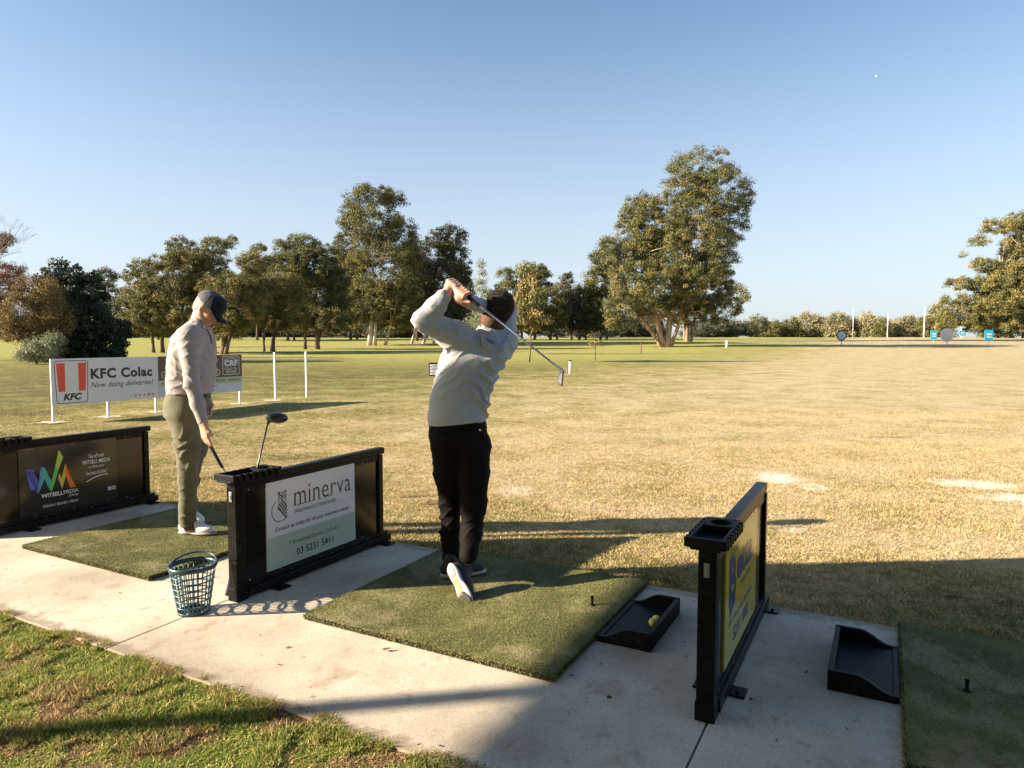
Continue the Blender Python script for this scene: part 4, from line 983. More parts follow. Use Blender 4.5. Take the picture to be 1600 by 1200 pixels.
    child('collar', F.mesh('collar', lambda V: .003 * nz(V, 22), 1), M['sweater'])
    F = Field(neck0 - Vector((.25,) * 3), neck0 + Vector((.25,) * 3), .0045)
    F.chain([W(752, 524, 4.00), W(758, 538, 3.985), W(770, 545, 3.99), W(783, 543, 4.01), W(793, 533, 4.05), W(795, 522, 4.10)], [.010, .017, .020, .020, .017, .012], .01)
    F.chain([W(762, 528, 4.01), W(774, 534, 4.01), W(786, 529, 4.05)], [.012, .018, .012], .012)
    child('hood_lining', F.mesh('hood_lining', lambda V: .005 * nz(V, 38), 2), M['inner'])
    bm = bmesh.new()
    def cord(pts): tube(bm, pts, .0026, 6)
    def arc(pxs, Y): return [W(u, v, Y) - base for u, v in pxs]
    cord(arc([(706, 515), (712, 509), (722, 504), (729, 502)], 3.935)); cord(arc([(731, 506), (734, 514), (733, 524), (728, 532), (722, 537)], 3.93))
    cord(arc([(713, 513), (716, 520), (714, 528)], 3.93))
    obj('drawcord', bm, M['sweater'], root)
    # trousers
    F = Field((-.65, 3.6, .03), (.1, 4.45, 1.1), .006)
    F.stack([(.84, -.318, 4.06, .150, .112, .15), (.88, -.318, 4.06, .172, .128, .15), (.96, -.315, 4.06, .165, .120, .15), (.995, -.315, 4.06, .150, .110, .15)], .03)
    F.chain([hipL + Vector((0, 0, -.03)), W(700, 740, 4.10), kneeL, W(704, 835, 4.16), ankL + Vector((0, 0, -.02))], [.098, .080, .064, .058, .054], .03)
    F.chain([hipR + Vector((0, 0, -.03)), W(740, 740, 4.07), kneeR, W(736, 835, 3.98), ankR + Vector((0, .01, .015))], [.104, .092, .074, .062, .052], .03)
    F.ell(W(758, 695, 4.06), (.030, .05, .05), None, .03)
    F.cap(ankR + Vector((0, .02, -.075)), ankR + Vector((.0, .0, -.16)), .066, .085, .004, True); F.cut((0, 0, .075), (0, 0, -1))
    def dtr(V):
        z = V[:, 2]; return folds(V, (.5, .2, 1), 40, 3.2, .010, 11) * np.clip(1.15 - z, .25, 1) + folds(V, (-.6, .1, .8), 55, 2.5, .006, 15) + .004 * nz(V, 7)
    tr = child('trousers', F.mesh('trousers', dtr, 2), M['blacktrs'])
    bm = bmesh.new(); r = bmesh.ops.create_uvsphere(bm, u_segments=8, v_segments=6, radius=.006); bmesh.ops.translate(bm, vec=W(750, 672, 3.93) - base, verts=bm.verts); obj('pocket_button', bm, M['white'], tr)
    # shoes: right one up on its toe, sole to the camera; left one flat, across the target line
    def make(heel, toe, up, tan):
        lo = Vector((-.75, 3.5, -.01)); Fu = Field(lo, (.2, 4.45, .42), .0045); Fs = Field(lo, (.2, 4.45, .42), .0045)
        Pp = shoe(Fu, Fs, heel, toe, up)
        a = child('shoe', Fu.mesh('shoe', None, 1), M['shoe_dark']); b = link_child('sole', shift(Fs.mesh('sole', None, 1)), M['sole_w'], a)
        if tan:
            d = (Vector(toe) - Vector(heel)).normalized(); u = (Vector(up) - d * Vector(up).dot(d)).normalized(); s_ = d.cross(u)
            for nm, c, rx, ry, mt in (('sole_web', .125, .070, .018, M['sole_tan']), ('forefoot_pad', .225, .052, .042, M['shoe_dark']), ('heel_pad', .045, .036, .030, M['sole_g'])):
                bm = bmesh.new(); vs = []; vb = []
                for k in range(20):
                    q = 2 * math.pi * k / 20; p = Pp(c + rx * math.cos(q), ry * math.sin(q), 0); vs.append(bm.verts.new(p - u * .004 - base)); vb.append(bm.verts.new(p + u * .004 - base))
                bm.faces.new(vs)
                for k in range(20): bm.faces.new((vs[k], vs[(k + 1) % 20], vb[(k + 1) % 20], vb[k]))
                obj(nm, bm, mt, b)
        return a
    make(W(700, 882, 3.84), W(731, 946, 3.715), Vector((.42, .87, .25)), True)
    make(Vector((-.425, 4.06, .036)), Vector((-.16, 4.165, .036)), Vector((0, 0, 1)), False)
    eyes(P, hf, root) if False else None
    for y in (-1, 1):
        bm = bmesh.new(); bmesh.ops.create_uvsphere(bm, u_segments=14, v_segments=8, radius=.0115); bmesh.ops.translate(bm, vec=P(.068, y * .031, .012) - base, verts=bm.verts); obj('eye', bm, M['eye'], root, True)
    iron(gtop - gd * .02, ghead, 'steel iron held over the shoulder by the swinging golfer', (.05, -.1, -1))
golfer()

def standing_man():
    base = W(300, 836, 5.06); base.z = .03
    lo, hi = (-2.8, 4.65, 0.0), (-1.9, 5.5, 1.86)
    yn, yf = 4.97, 5.17                                      # near (right) and far side of the body
    hipN, hipF = W(288, 650, yn + .02), W(300, 650, yf)
    kneN, kneF = W(293, 752, yn + .02), W(297, 748, yf + .05); ankN, ankF = W(293, 818, yn + .03), W(290, 800, yf + .14)
    shN, shF = W(296, 524, 4.90), W(308, 524, 5.26); elN, elF = W(300, 600, 4.84), W(322, 590, 5.30)
    wrN, wrF = W(318, 662, 4.82), W(322, 622, 5.20)
    hc = W(325, 483, 5.08); hf, hl, hu = frame((.78, -.17, -.60), (.60, 0, .80))
    f0 = Vector((.97, -.22, 0)); 
    body = Field(lo, hi, .0055); P = head(body, hc, hf, hl, hu, .97)
    body.cap(W(309, 512, 5.08), hc - hu * .04 - hf * .03, .062, .054, .03)
    body.stack([(.92, -2.37, 5.08, .11, .14, 0), (1.1, -2.35, 5.08, .12, .14, 0), (1.35, -2.33, 5.08, .12, .16, 0), (1.50, -2.30, 5.08, .08, .14, 0)], .03)
    body.chain([hipN, kneN, ankN], [.07, .048, .034], .04); body.chain([hipF, kneF, ankF], [.07, .048, .034], .04)
    body.chain([shN, elN, wrN], [.045, .036, .026], .02); body.chain([shF, elF, wrF], [.045, .036, .026], .02)
    def hang_hand(w, tip, n, t, k=1.0):
        """relaxed hand: w wrist, tip the end of the middle finger, n palm normal, t towards the thumb"""
        w = Vector(w); d = (Vector(tip) - w).normalized(); n = Vector(n).normalized(); t = (Vector(t) - d * Vector(t).dot(d)).normalized()
        kn = w + d * .095 * k
        for i, (o, L, cu) in enumerate(((.030, .072, .25), (.010, .082, .35), (-.010, .076, .45), (-.030, .060, .55))):
            k0 = kn + t * o - d * abs(o) * .15; body.cap(w + t * o * .55, k0, .021, .0125, .015)
            p1 = k0 + d * L * .45 + n * L * .12; p2 = p1 + d * L * .30 * (1 - cu * .3) + n * L * .30 * cu; p3 = p2 + d * L * .22 * (1 - cu * .5) + n * L * .26 * cu
            body.chain([k0, p1, p2, p3], [.0108, .0098, .0088, .0076], .004)
        b0 = w + d * .030 + t * .026; body.chain([b0, b0 + d * .035 + t * .018 + n * .010, b0 + d * .062 + t * .016 + n * .026], [.015, .0125, .0095], .008)
    hang_hand(wrN, W(324, 704, 4.80), (.55, .75, 0), (.8, -.6, 0), 1.0)
    hang_hand(wrF, W(325, 650, 5.16), (-.2, -1, 0), (.9, .2, 0), .8)
    o_ = np.array(list(base))
    def shift(m):
        co = np.zeros(len(m.vertices) * 3, np.float32); m.vertices.foreach_get('co', co); co = co.reshape(-1, 3) - o_.astype(np.float32); m.vertices.foreach_set('co', co.ravel()); m.update(); return m
    root = link_mesh('person', shift(body.mesh('person', smooth=1)), M['skin'], None, True); root.location = base
    props(root, 'man in navy cap, grey pullover and olive trousers looking down by the divider', 'person')
    def child(nm, m, mt): return link_child(nm, shift(m), mt, root)
    R = np.array([list(hf), list(hl), list(hu)]).T
    # cropped grey hair below the cap
    F = Field(hc - Vector((.16,) * 3), hc + Vector((.16,) * 3), .0045)
    F.ell(P(-.016, 0, .024), (.098, .079, .088), R, .01); F.ell(P(-.052, 0, -.030), (.046, .060, .050), R, .03)
    F.cut(P(.012, 0, 0), list(hf)); F.cut(P(-.05, 0, -.060), list(-hu + hf * .4))
    child('hair', F.mesh('hair', lambda V: .0015 * nz(V, 140), 1), M['greyhair'])
    # cap: mottled back panels, navy front, long bill
    def cap_field():
        F = Field(hc - Vector((.24,) * 3), hc + Vector((.24,) * 3), .0045)
        F.ell(P(-.010, 0, .050), (.110, .088, .086), R, .01); F.cut(P(0, 0, .030), list(-hu - hf * .12)); return F
    F = cap_field(); F.cut(P(.012, 0, .05), list(hf)); c = child('cap', F.mesh('cap', lambda V: .002 * nz(V, 40), 2), M['capgrey'])
    F = cap_field(); F.ell(P(.045, 0, .062), (.066, .074, .062), R, .03); F.cut(P(.014, 0, .05), list(-hf)); F.cut(P(0, 0, .028), list(-hu - hf * .12))
    link_child('cap_front', shift(F.mesh('cap_front', lambda V: .0015 * nz(V, 40), 2)), M['navy'], c)
    F = Field(hc - Vector((.26,) * 3), hc + Vector((.26,) * 3), .004)
    for y in np.linspace(-.060, .060, 13):
        ln = .078 * math.sqrt(max(0, 1 - (y / .075) ** 2)) + .01; dz = -.012 * (y / .06) ** 2
        F.cap(P(.070, y, .026 + dz), P(.095 + ln, y * .92, .006 + dz * 1.8), .006, .005, .006)
    link_child('cap_bill', shift(F.mesh('cap_bill', None, 2)), M['navy'], c)
    # pullover
    F = Field(lo, hi, .006)
    F.stack([(1.035, -2.358, 5.08, .142, .17, 0), (1.10, -2.350, 5.08, .152, .175, 0), (1.17, -2.340, 5.08, .160, .18, 0), (1.31, -2.330, 5.08, .154, .19, 0), (1.45, -2.316, 5.08, .132, .195, 0), (1.52, -2.302, 5.08, .100, .165, 0), (1.565, -2.285, 5.08, .070, .09, 0)], .03)
    F.ell(shN + Vector((-.005, .03, -.01)), (.078, .075, .075), None, .06); F.ell(shF + Vector((0, -.03, -.01)), (.078, .075, .075), None, .06)
    F.cut((-2.35, 5.08, 1.052), (0, 0, -1))
    for sh, el, wr in ((shN, elN, wrN), (shF, elF, wrF)):
        F.cap(sh, el, .070, .052, .04); F.chain([el, el + (wr - el) * .5, wr + (el - wr) * .06], [.051, .046, .036], .03)
    nb = W(309, 512, 5.08); nd = (hc - nb).normalized(); F.cap(nb - nd * .02, nb + nd * .035, .082, .070, .02); F.cap(nb + nd * .015, nb + nd * .14, .060, .085, .003, True)
    def dp(V):
        z = V[:, 2]; arm = np.clip((4.93 - V[:, 1]) * 25, 0, 1)
        d = folds(V, (.5, .2, 1), 48, 3, .0075, 21) * (.35 + .65 * arm) + folds(V, (-.7, .1, .7), 36, 3, .006, 24) + .0045 * nz(V, 8, 3)
        rib = ((z < 1.10) & (arm < .5)) * -.004; return d * np.clip((z - 1.03) * 9, .2, 1) * np.where(z < .95, .6, 1) + rib
    pu = child('pullover', F.mesh('pullover', dp, 2), M['pullover'])
    F = Field(nb - Vector((.2,) * 3), nb + Vector((.2,) * 3), .0045); F.cap(nb + nd * .0, nb + nd * .045, .078, .068, .01); F.cap(nb - nd * .05, nb + nd * .12, .060, .060, .002, True)
    link_child('collar', shift(F.mesh('collar', None, 1)), M['pullover'], pu)
    bm = bmesh.new(); tube(bm, [W(319, 508, 4.985) - base, W(325, 518, 4.965) - base, W(329, 528, 4.96) - base, W(331, 537, 4.965) - base], .004, 6); obj('zip', bm, M['grip'], pu)
    # trousers, belt
    F = Field((-2.75, 4.7, .02), (-2.0, 5.5, 1.2), .006)
    F.stack([(.90, -2.375, 5.07, .148, .16, 0), (.98, -2.372, 5.07, .148, .16, 0), (1.06, -2.362, 5.08, .134, .155, 0), (1.09, -2.36, 5.08, .13, .15, 0)], .03)
    F.ell(W(282, 650, 5.05), (.082, .13, .10), None, .05)
    F.chain([hipN, W(293, 700, yn + .01), kneN, W(293, 790, yn + .03), ankN + Vector((0, 0, .0))], [.104, .084, .065, .058, .058], .03)
    F.chain([hipF + Vector((.02, 0, 0)), W(307, 700, yf + .02), kneF, W(295, 780, yf + .1), ankF + Vector((0, 0, .03))], [.096, .074, .056, .051, .052], .03)
    F.cut((0, 0, .085), (0, 0, -1)); F.cut((0, 0, 1.062), (0, 0, 1))
    tr = child('trousers', F.mesh('trousers', lambda V: folds(V, (-.9, .2, 1), 34, 5.0, .011, 31) + folds(V, (.8, .1, 1), 46, 5, .008, 35) + .005 * nz(V, 6, 8), 2), M['khaki'])
    F = Field((-2.6, 4.85, 1.0), (-2.1, 5.3, 1.09), .0045); F.stack([(1.02, -2.362, 5.08, .140, .160, 0), (1.055, -2.362, 5.08, .138, .158, 0)], .01); link_child('belt', shift(F.mesh('belt', None, 1)), M['grip'], tr)
    # saddle shoes
    def make(heel, toe, up):
        l2 = Vector((-2.85, 4.7, -.02)); Fu = Field(l2, (-1.9, 5.5, .36), .0045); Fs = Field(l2, (-1.9, 5.5, .36), .0045)
        Pp = shoe(Fu, Fs, heel, toe, up); D0 = Fu.D.copy(); d = (Vector(toe) - Vector(heel)).normalized()
        a = child('shoe', Fu.mesh('shoe', None, 1), M['leather_w']); link_child('sole', shift(Fs.mesh('sole', None, 1)), M['sole_g'], a)
        Fu.D = D0 - .0022; Fu.cut(Pp(.075, 0, 0), list(-d + Vector((0, 0, -.25)))); Fu.cut(Pp(.165, 0, 0), list(d + Vector((0, 0, .35))))
        link_child('saddle', shift(Fu.mesh('saddle', None, 1)), M['leather_b'], a); return a
    make(Vector((-2.435, 5.02, .034)), Vector((-2.17, 4.99, .034)), (0, 0, 1))
    make(Vector((-2.60, 5.36, .085)), Vector((-2.33, 5.22, .034)), (.1, 0, 1))
    bm = bmesh.new()
    bm.free()
    for y in (-1, 1):
        bm = bmesh.new(); bmesh.ops.create_uvsphere(bm, u_segments=14, v_segments=8, radius=.0115); bmesh.ops.translate(bm, vec=P(.066, y * .031, .012) - base, verts=bm.verts); obj('eye', bm, M['eye'], root, True)
    g0 = W(321, 684, 4.83); g1 = W(349, 733, 4.80); d = (g1 - g0).normalized()
    iron(g0 - d * .02, g0 + d * .86, 'dark shafted club hanging from the hand of the man in the cap', (-.2, -.3, -.3), dark=True)
standing_man()
# driver standing grip down in the caddy
iron(Vector((-1.61, 3.86, .004)), W(420, 655, 4.02), 'upside down driver leaning on the caddy of the minerva divider', (1, .15, .12), driver=True)

# ------------------------------------------------------------------ trees
def leaf_cloud(lobes, nclump, nleaf, lsz, clump_r, rng, droop=.5, shell=.45, aspect=.38, flat=.7, base_tint=.5, spread=.22):
    """lobes: (centre Vector, (rx, ry, rz)). Returns verts, faces, tint and the clump centres."""
    vol = np.array([l[1][0] * l[1][2] for l in lobes]) ** 1.0; pr = vol / vol.sum()
    li = rng.choice(len(lobes), nclump, p=pr)
    d = rng.normal(size=(nclump, 3)); d /= np.linalg.norm(d, axis=1)[:, None]
    rr = (shell + (1 - shell) * rng.random(nclump) ** .8)
    cen = np.array([list(l[0]) for l in lobes])[li]; rad = np.array([l[1] for l in lobes])[li]
    cc = cen + d * rad * rr[:, None]
    ctint = base_tint + spread * rng.normal(size=nclump) * .8
    cr = clump_r * rng.uniform(.55, 1.35, nclump)
    n = nclump * nleaf; ci = np.repeat(np.arange(nclump), nleaf)
    o = rng.normal(size=(n, 3)); o /= np.linalg.norm(o, axis=1)[:, None]
    r = rng.random(n) ** .45
    off = o * (r * cr[ci])[:, None] * np.array([1, 1, flat]); off[:, 2] -= .25 * cr[ci] * (o[:, 0] ** 2 + o[:, 1] ** 2)
    P = cc[ci] + off
    # leaf directions: hanging, spread outwards
    ax = rng.normal(size=(n, 3)); ax[:, 2] -= droop * 2; ax += o * .5; ax /= np.linalg.norm(ax, axis=1)[:, None]
    nn = rng.normal(size=(n, 3)) * .8 + o * .9 + np.array([0, 0, .3]); sd = np.cross(ax, nn); sd /= (np.linalg.norm(sd, axis=1)[:, None] + 1e-6)
    L = lsz * rng.uniform(.6, 1.4, n)[:, None]; Wd = L * aspect
    V = np.stack([P - ax * L * .5, P + sd * Wd * .5, P + ax * L * .5, P - sd * Wd * .5], 1).reshape(-1, 3)
    F = np.arange(4 * n).reshape(-1, 4)
    t = np.clip(ctint[ci] + .10 * rng.normal(size=n) + .06, 0, 1)
    return V, F, t, cc
def curve_pts(a, b, bend, k=5, rng=random):
    a = Vector(a); b = Vector(b); m = (a + b) / 2 + Vector((rng.uniform(-1, 1), rng.uniform(-1, 1), rng.uniform(-.2, .8))) * bend
    return [(1 - t) ** 2 * a + 2 * t * (1 - t) * m + t * t * b for t in [i / k for i in range(k + 1)]]
def tree(name, label, base, lobes, leaf, bark, stems, dens=1.0, lsz=None, clump=None, droop=.5, shell=.52, group=None, tint=.5, spread=.28, seed=None, flat=.75, limbs=10, lpc=110, cat='tree', aspect=.38, gaps=1.0):
    """base Vector; lobes [(u, v, ru, rv)] photo pixels at the tree's distance; stems [(dx, lean_u, top_v, radius)]"""
    Y = base.y; k = Y / FPX; rng = np.random.default_rng(seed or abs(hash(label)) % 99991); rnd = random.Random(seed or 5)
    L = []
    for i, (u, v, ru, rv) in enumerate(lobes):
        c = W(u, v, Y); rx, rz = ru * k * 1.07, rv * k * 1.07; c.y += rng.uniform(-.35, .35) * rx * (1 if i else 0)
        L.append((c, (rx, rx * .9, rz)))
    area = sum(ru * rv * math.pi for _, _, ru, rv in lobes) * .41       # in render pixels
    lsz = lsz or max(.10, 1.55 * Y / 698); clump = clump or max(.42, 7.0 * k)
    leafpx = (lsz * 698 / Y) ** 2 * aspect * .5
    n = int(area * 4.8 * dens / leafpx); nc = max(6, int(n / lpc))
    rx_min = clump * .25
    L2 = [(c, (max(r[0] - rx_min, r[0] * .5), max(r[1] - rx_min, r[1] * .5), max(r[2] - rx_min, r[2] * .5))) for c, r in L]
    V, F, t, cc = leaf_cloud(L2, nc, lpc, lsz, clump, rng, droop, shell, aspect, flat, tint, spread)
    root = thing(name, label, cat, base, 0, group); bo = np.array(list(base))
    me = np_mesh('crown', V - bo, [F], t); link_mesh('crown', me, leaf, root)
    bm = bmesh.new(); zmin = float(cc[:, 2].min())
    used = [Vector(c) - base for c in cc]
    for (dx, lu, tv, r) in stems:
        top = W(lu, tv, Y) - base; top.y += rnd.uniform(-.3, .3)
        st = Vector((dx * k, rnd.uniform(-.2, .2) * r * 4, -.2))
        pts = curve_pts(st, top, .05 * top.length, 7, rnd)
        rad = [r * .62 * (1.35 if i == 0 else 1) * (1 - .72 * i / 7) for i in range(8)]
        tube(bm, pts, rad, 9)
        for j in range(limbs):
            i = rnd.randint(2, 7); p = pts[i]
            cands = sorted((q for q in rnd.sample(used, min(len(used), 24)) if q.z > p.z - .5), key=lambda q: (q - p).length)
            if not cands: continue
            q = cands[min(len(cands) - 1, rnd.randint(0, 7))]; lp = curve_pts(p, q, .14 * (q - p).length, 5, rnd)
            r0 = rad[i] * .55; tube(bm, lp, [r0 * (1 - .8 * s / 5) for s in range(6)], 6)
            q2 = min(rnd.sample(used, min(len(used), 12)), key=lambda w_: (w_ - lp[3]).length)
            tube(bm, curve_pts(lp[3], q2, .1 * (q2 - lp[3]).length, 4, rnd), [r0 * .42 * (1 - .75 * s / 4) for s in range(5)], 5)
    if stems: obj('trunk', bm, bark, root)
    else: bm.free()
    return root
def at_row(u, Y): return on_ground(u, Y)
G1 = 'gum trees of the grove on the left'; G2 = 'trees of the low line along the far right horizon'
# big pair in the middle right
tree('gum_tree', 'huge round gum with forked orange trunk, front one of the big pair', at_row(1037, 85),
     [(1040, 345, 58, 46), (1000, 350, 38, 50), (990, 420, 40, 50), (1075, 400, 62, 60), (1020, 440, 62, 56), (1105, 440, 45, 50), (975, 478, 32, 34), (1125, 480, 28, 26), (1070, 480, 60, 28), (960, 500, 16, 18), (950, 390, 16, 22)],
     M['leaf_gum'], M['bark_orange'], [(0, 1000, 400, .62), (5, 1060, 380, .7), (10, 1090, 430, .42), (-2, 985, 470, .35)], dens=.8, droop=1.0, seed=21, tint=.47, limbs=16, shell=.62, spread=.32, clump=.62)
tree('gum_tree', 'tallest gum, leaning right behind the round one, with a pale trunk', at_row(1075, 108),
     [(1098, 262, 52, 30), (1070, 290, 36, 34), (1120, 300, 48, 40), (1155, 310, 24, 32), (1160, 350, 18, 14), (1130, 370, 34, 24), (1145, 400, 18, 12), (1120, 430, 30, 26), (1150, 462, 18, 20), (1090, 350, 50, 60), (1135, 340, 24, 16)],
     M['leaf_gum'], M['bark_orange'], [(-1, 1082, 330, .62), (4, 1120, 330, .42), (-4, 1062, 420, .36)], dens=.55, seed=22, tint=.44, limbs=18, clump=.85, shell=.6, spread=.30)
# grove, from left to right
tree('gum_tree', 'spreading gum with a clumped, gappy top, left end of the grove', at_row(262, 66),
     [(262, 440, 62, 46), (225, 470, 38, 34), (215, 505, 30, 20), (300, 430, 44, 40), (285, 385, 24, 16), (335, 382, 30, 15), (365, 378, 12, 10), (240, 415, 15, 9), (212, 425, 12, 8), (290, 480, 52, 34), (260, 505, 40, 18), (310, 400, 50, 14), (235, 500, 40, 22), (300, 500, 40, 22)],
     M['leaf_gum'], M['bark_dark'], [(-24, 230, 470, .26), (-8, 262, 440, .3), (2, 300, 420, .28), (10, 330, 400, .26)], dens=.85, seed=23, tint=.55, limbs=9, group=G1)
tree('gum_tree', 'brownish gum with a thick dark trunk, right behind the man in the cap', at_row(347, 62),
     [(350, 455, 40, 30), (385, 445, 26, 28), (330, 490, 34, 26), (370, 490, 38, 30), (400, 470, 18, 30), (395, 410, 26, 18), (345, 520, 40, 12)],
     M['leaf_gum'], M['bark_dark'], [(0, 355, 470, .55), (3, 385, 450, .3)], dens=1.05, seed=24, tint=.62, group=G1, spread=.3)
tree('gum_tree', 'bushy gum with golden tips, fourth trunk line of the grove', at_row(424, 70),
     [(440, 450, 36, 30), (420, 470, 28, 30), (460, 480, 30, 30), (430, 500, 28, 20), (405, 440, 14, 14)],
     M['leaf_gum'], M['bark_dark'], [(0, 430, 460, .36), (-12, 412, 480, .2)], dens=1.1, seed=25, tint=.66, group=G1)
tree('gum_tree', 'dark rounded gum in the middle of the grove', at_row(497, 78),
     [(470, 400, 42, 34), (495, 410, 38, 34), (455, 425, 38, 34), (520, 440, 28, 34), (490, 460, 46, 38), (530, 470, 22, 34), (405, 392, 16, 12), (440, 380, 12, 8), (470, 495, 36, 24), (520, 495, 34, 24), (450, 500, 30, 18)],
     M['leaf_gum'], M['bark_dark'], [(0, 495, 430, .38), (-20, 470, 430, .28), (-2, 520, 450, .2)], dens=.95, seed=26, tint=.47, group=G1)
tree('gum_tree', 'tall domed gum with white trunk, tallest of the grove', at_row(577, 92),
     [(580, 305, 44, 17), (615, 312, 22, 14), (548, 335, 22, 24), (585, 350, 48, 34), (620, 370, 34, 40), (560, 385, 44, 34), (600, 420, 56, 40), (545, 430, 28, 40), (640, 410, 24, 44), (580, 470, 54, 36), (625, 470, 36, 36), (535, 480, 24, 28), (560, 500, 30, 18), (620, 502, 34, 18)],
     M['leaf_gum'], M['bark_pale'], [(0, 580, 360, .5), (8, 600, 400, .4), (24, 640, 410, .3)], dens=.8, seed=27, tint=.50, group=G1, limbs=15, shell=.56, spread=.30, clump=.72)
tree('gum_tree', 'dark leaning gum at the right end of the grove, above the golfer\'s hands', at_row(655, 98),
     [(700, 370, 30, 20), (680, 395, 34, 28), (712, 400, 24, 28), (690, 440, 38, 40), (725, 430, 12, 16), (660, 450, 34, 40), (690, 480, 34, 26), (665, 498, 34, 20), (705, 498, 26, 18)],
     M['leaf_dark'], M['bark_pale'], [(-12, 672, 420, .28), (6, 690, 420, .3), (22, 700, 440, .26)], dens=1.0, seed=28, tint=.5, group=G1)
tree('gum_tree', 'thin dark gum in the gap behind the conical bush', at_row(178, 84),
     [(165, 435, 24, 16), (180, 460, 18, 14), (170, 485, 24, 22), (155, 470, 18, 20)],
     M['leaf_dark'], M['bark_dark'], [(0, 168, 445, .25)], dens=.8, seed=29, tint=.62)
# left edge
tree('conical_bush', 'massive dark green cone shaped bush reaching the ground, behind the red striped board', at_row(130, 43),
     [(95, 432, 38, 26), (120, 450, 46, 34), (140, 490, 46, 50), (110, 510, 70, 46), (160, 525, 42, 36), (75, 470, 34, 34), (178, 545, 26, 22), (90, 545, 44, 22), (130, 552, 60, 16)],
     M['leaf_bush'], M['bark_dark'], [(0, 130, 480, .25)], dens=1.35, seed=30, tint=.45, shell=.25, spread=.15, lsz=.20, cat='bush', limbs=4)
tree('golden_tree', 'golden brown leafed tree leaning on the dark bush at left', at_row(58, 40.5),
     [(60, 455, 34, 26), (40, 490, 36, 30), (80, 485, 26, 30), (25, 515, 30, 20), (60, 515, 36, 24), (75, 535, 26, 18), (95, 500, 22, 26)],
     M['leaf_gold'], M['bark_dark'], [(0, 60, 470, .14)], dens=.9, seed=31, tint=.45, limbs=6)
tree('pale_shrub', 'low pale leafed shrub at the foot of the dark bush', at_row(58, 38.5),
     [(52, 545, 22, 18), (75, 552, 16, 14), (42, 558, 14, 9), (85, 535, 14, 14)], M['leaf_pale'], M['bark_dark'], [(0, 55, 550, .05)], dens=1.0, seed=32, cat='shrub', limbs=3)
tree('rusty_tree', 'tree with rust coloured autumn leaves cut by the left edge', at_row(-12, 50),
     [(2, 372, 16, 13), (-20, 385, 24, 18), (8, 425, 26, 18), (0, 455, 38, 26), (-10, 490, 30, 36), (5, 505, 22, 18)], M['leaf_rust'], M['bark_dark'], [(0, -5, 430, .25)], dens=.85, seed=33, limbs=8)
def bare_tree():
    base = at_row(-14, 46); root = thing('bare_tree', 'leafless tree with fine twigs against the sky at the left edge', 'tree', base)
    rnd = random.Random(8); bm = bmesh.new()
    def grow(p, d, L, r, lev):
        q = p + d * L; tube(bm, [p, (p + q) / 2 + Vector((rnd.uniform(-1, 1), rnd.uniform(-1, 1), rnd.uniform(-1, 1))) * L * .06, q], [r, r * .8, r * .6], 5 if lev < 3 else 3, caps=False)
        if lev >= 8: return
        for k in range(rnd.choice((2, 3)) if lev < 5 else 2):
            nd = (d + Vector((rnd.uniform(-1, 1), rnd.uniform(-1, 1), rnd.uniform(-.3, .7))) * .62).normalized()
            grow(q, nd, L * rnd.uniform(.70, .86), r * .64, lev + 1)
    grow(Vector((0, 0, -.2)), Vector((.12, 0, 1)).normalized(), 2.45, .20, 0)
    obj('branches', bm, M['twig'], root)
bare_tree()
# behind the golfer
tree('sapling', 'narrow pale young gum directly above the golfer\'s left wrist', at_row(757, 60),
     [(752, 415, 8, 14), (757, 445, 15, 18), (762, 475, 22, 20), (750, 500, 24, 18), (768, 500, 14, 16)], M['leaf_pale'], M['bark_pale'], [(0, 755, 410, .09)], dens=.42, seed=34, tint=.35, droop=1.2, clump=.55)
tree('gum_tree', 'rounded gum with a clump of twigs on top, behind the thin trunked young tree', at_row(815, 118),
     [(790, 425, 20, 8), (830, 425, 28, 16), (845, 440, 20, 22), (800, 455, 26, 24), (785, 490, 24, 30), (835, 485, 34, 36), (815, 500, 50, 22)],
     M['leaf_gum'], M['bark_dark'], [(0, 815, 450, .35), (20, 840, 450, .3)], dens=.95, seed=35, tint=.5)
tree('sapling', 'young light green gum on a single thin straight trunk', at_row(827, 45),
     [(822, 425, 16, 14), (828, 455, 24, 24), (822, 485, 32, 24), (840, 500, 22, 16), (815, 500, 22, 14)], M['leaf_gum'], M['bark_dark'], [(0, 827, 430, .075)], dens=.8, seed=36, tint=.78, droop=1.2, lsz=.17, clump=.5, limbs=8)
tree('gum_tree', 'dark open gum left of the big pair, with sky showing through', at_row(893, 125),
     [(888, 435, 14, 12), (880, 455, 20, 16), (900, 465, 22, 22), (885, 495, 26, 26), (910, 500, 14, 24)], M['leaf_dark'], M['bark_dark'], [(0, 888, 440, .3), (12, 900, 460, .22)], dens=.8, seed=37, tint=.6)
tree('gum_tree', 'greyish gum tucked behind the left side of the big round gum', at_row(938, 120),
     [(945, 410, 28, 24), (935, 440, 26, 28), (925, 470, 20, 26), (945, 480, 30, 34), (930, 505, 22, 16), (955, 385, 20, 14)], M['leaf_gum'], M['bark_dark'], [(0, 940, 430, .3), (10, 955, 440, .25)], dens=1.0, seed=38, tint=.45)
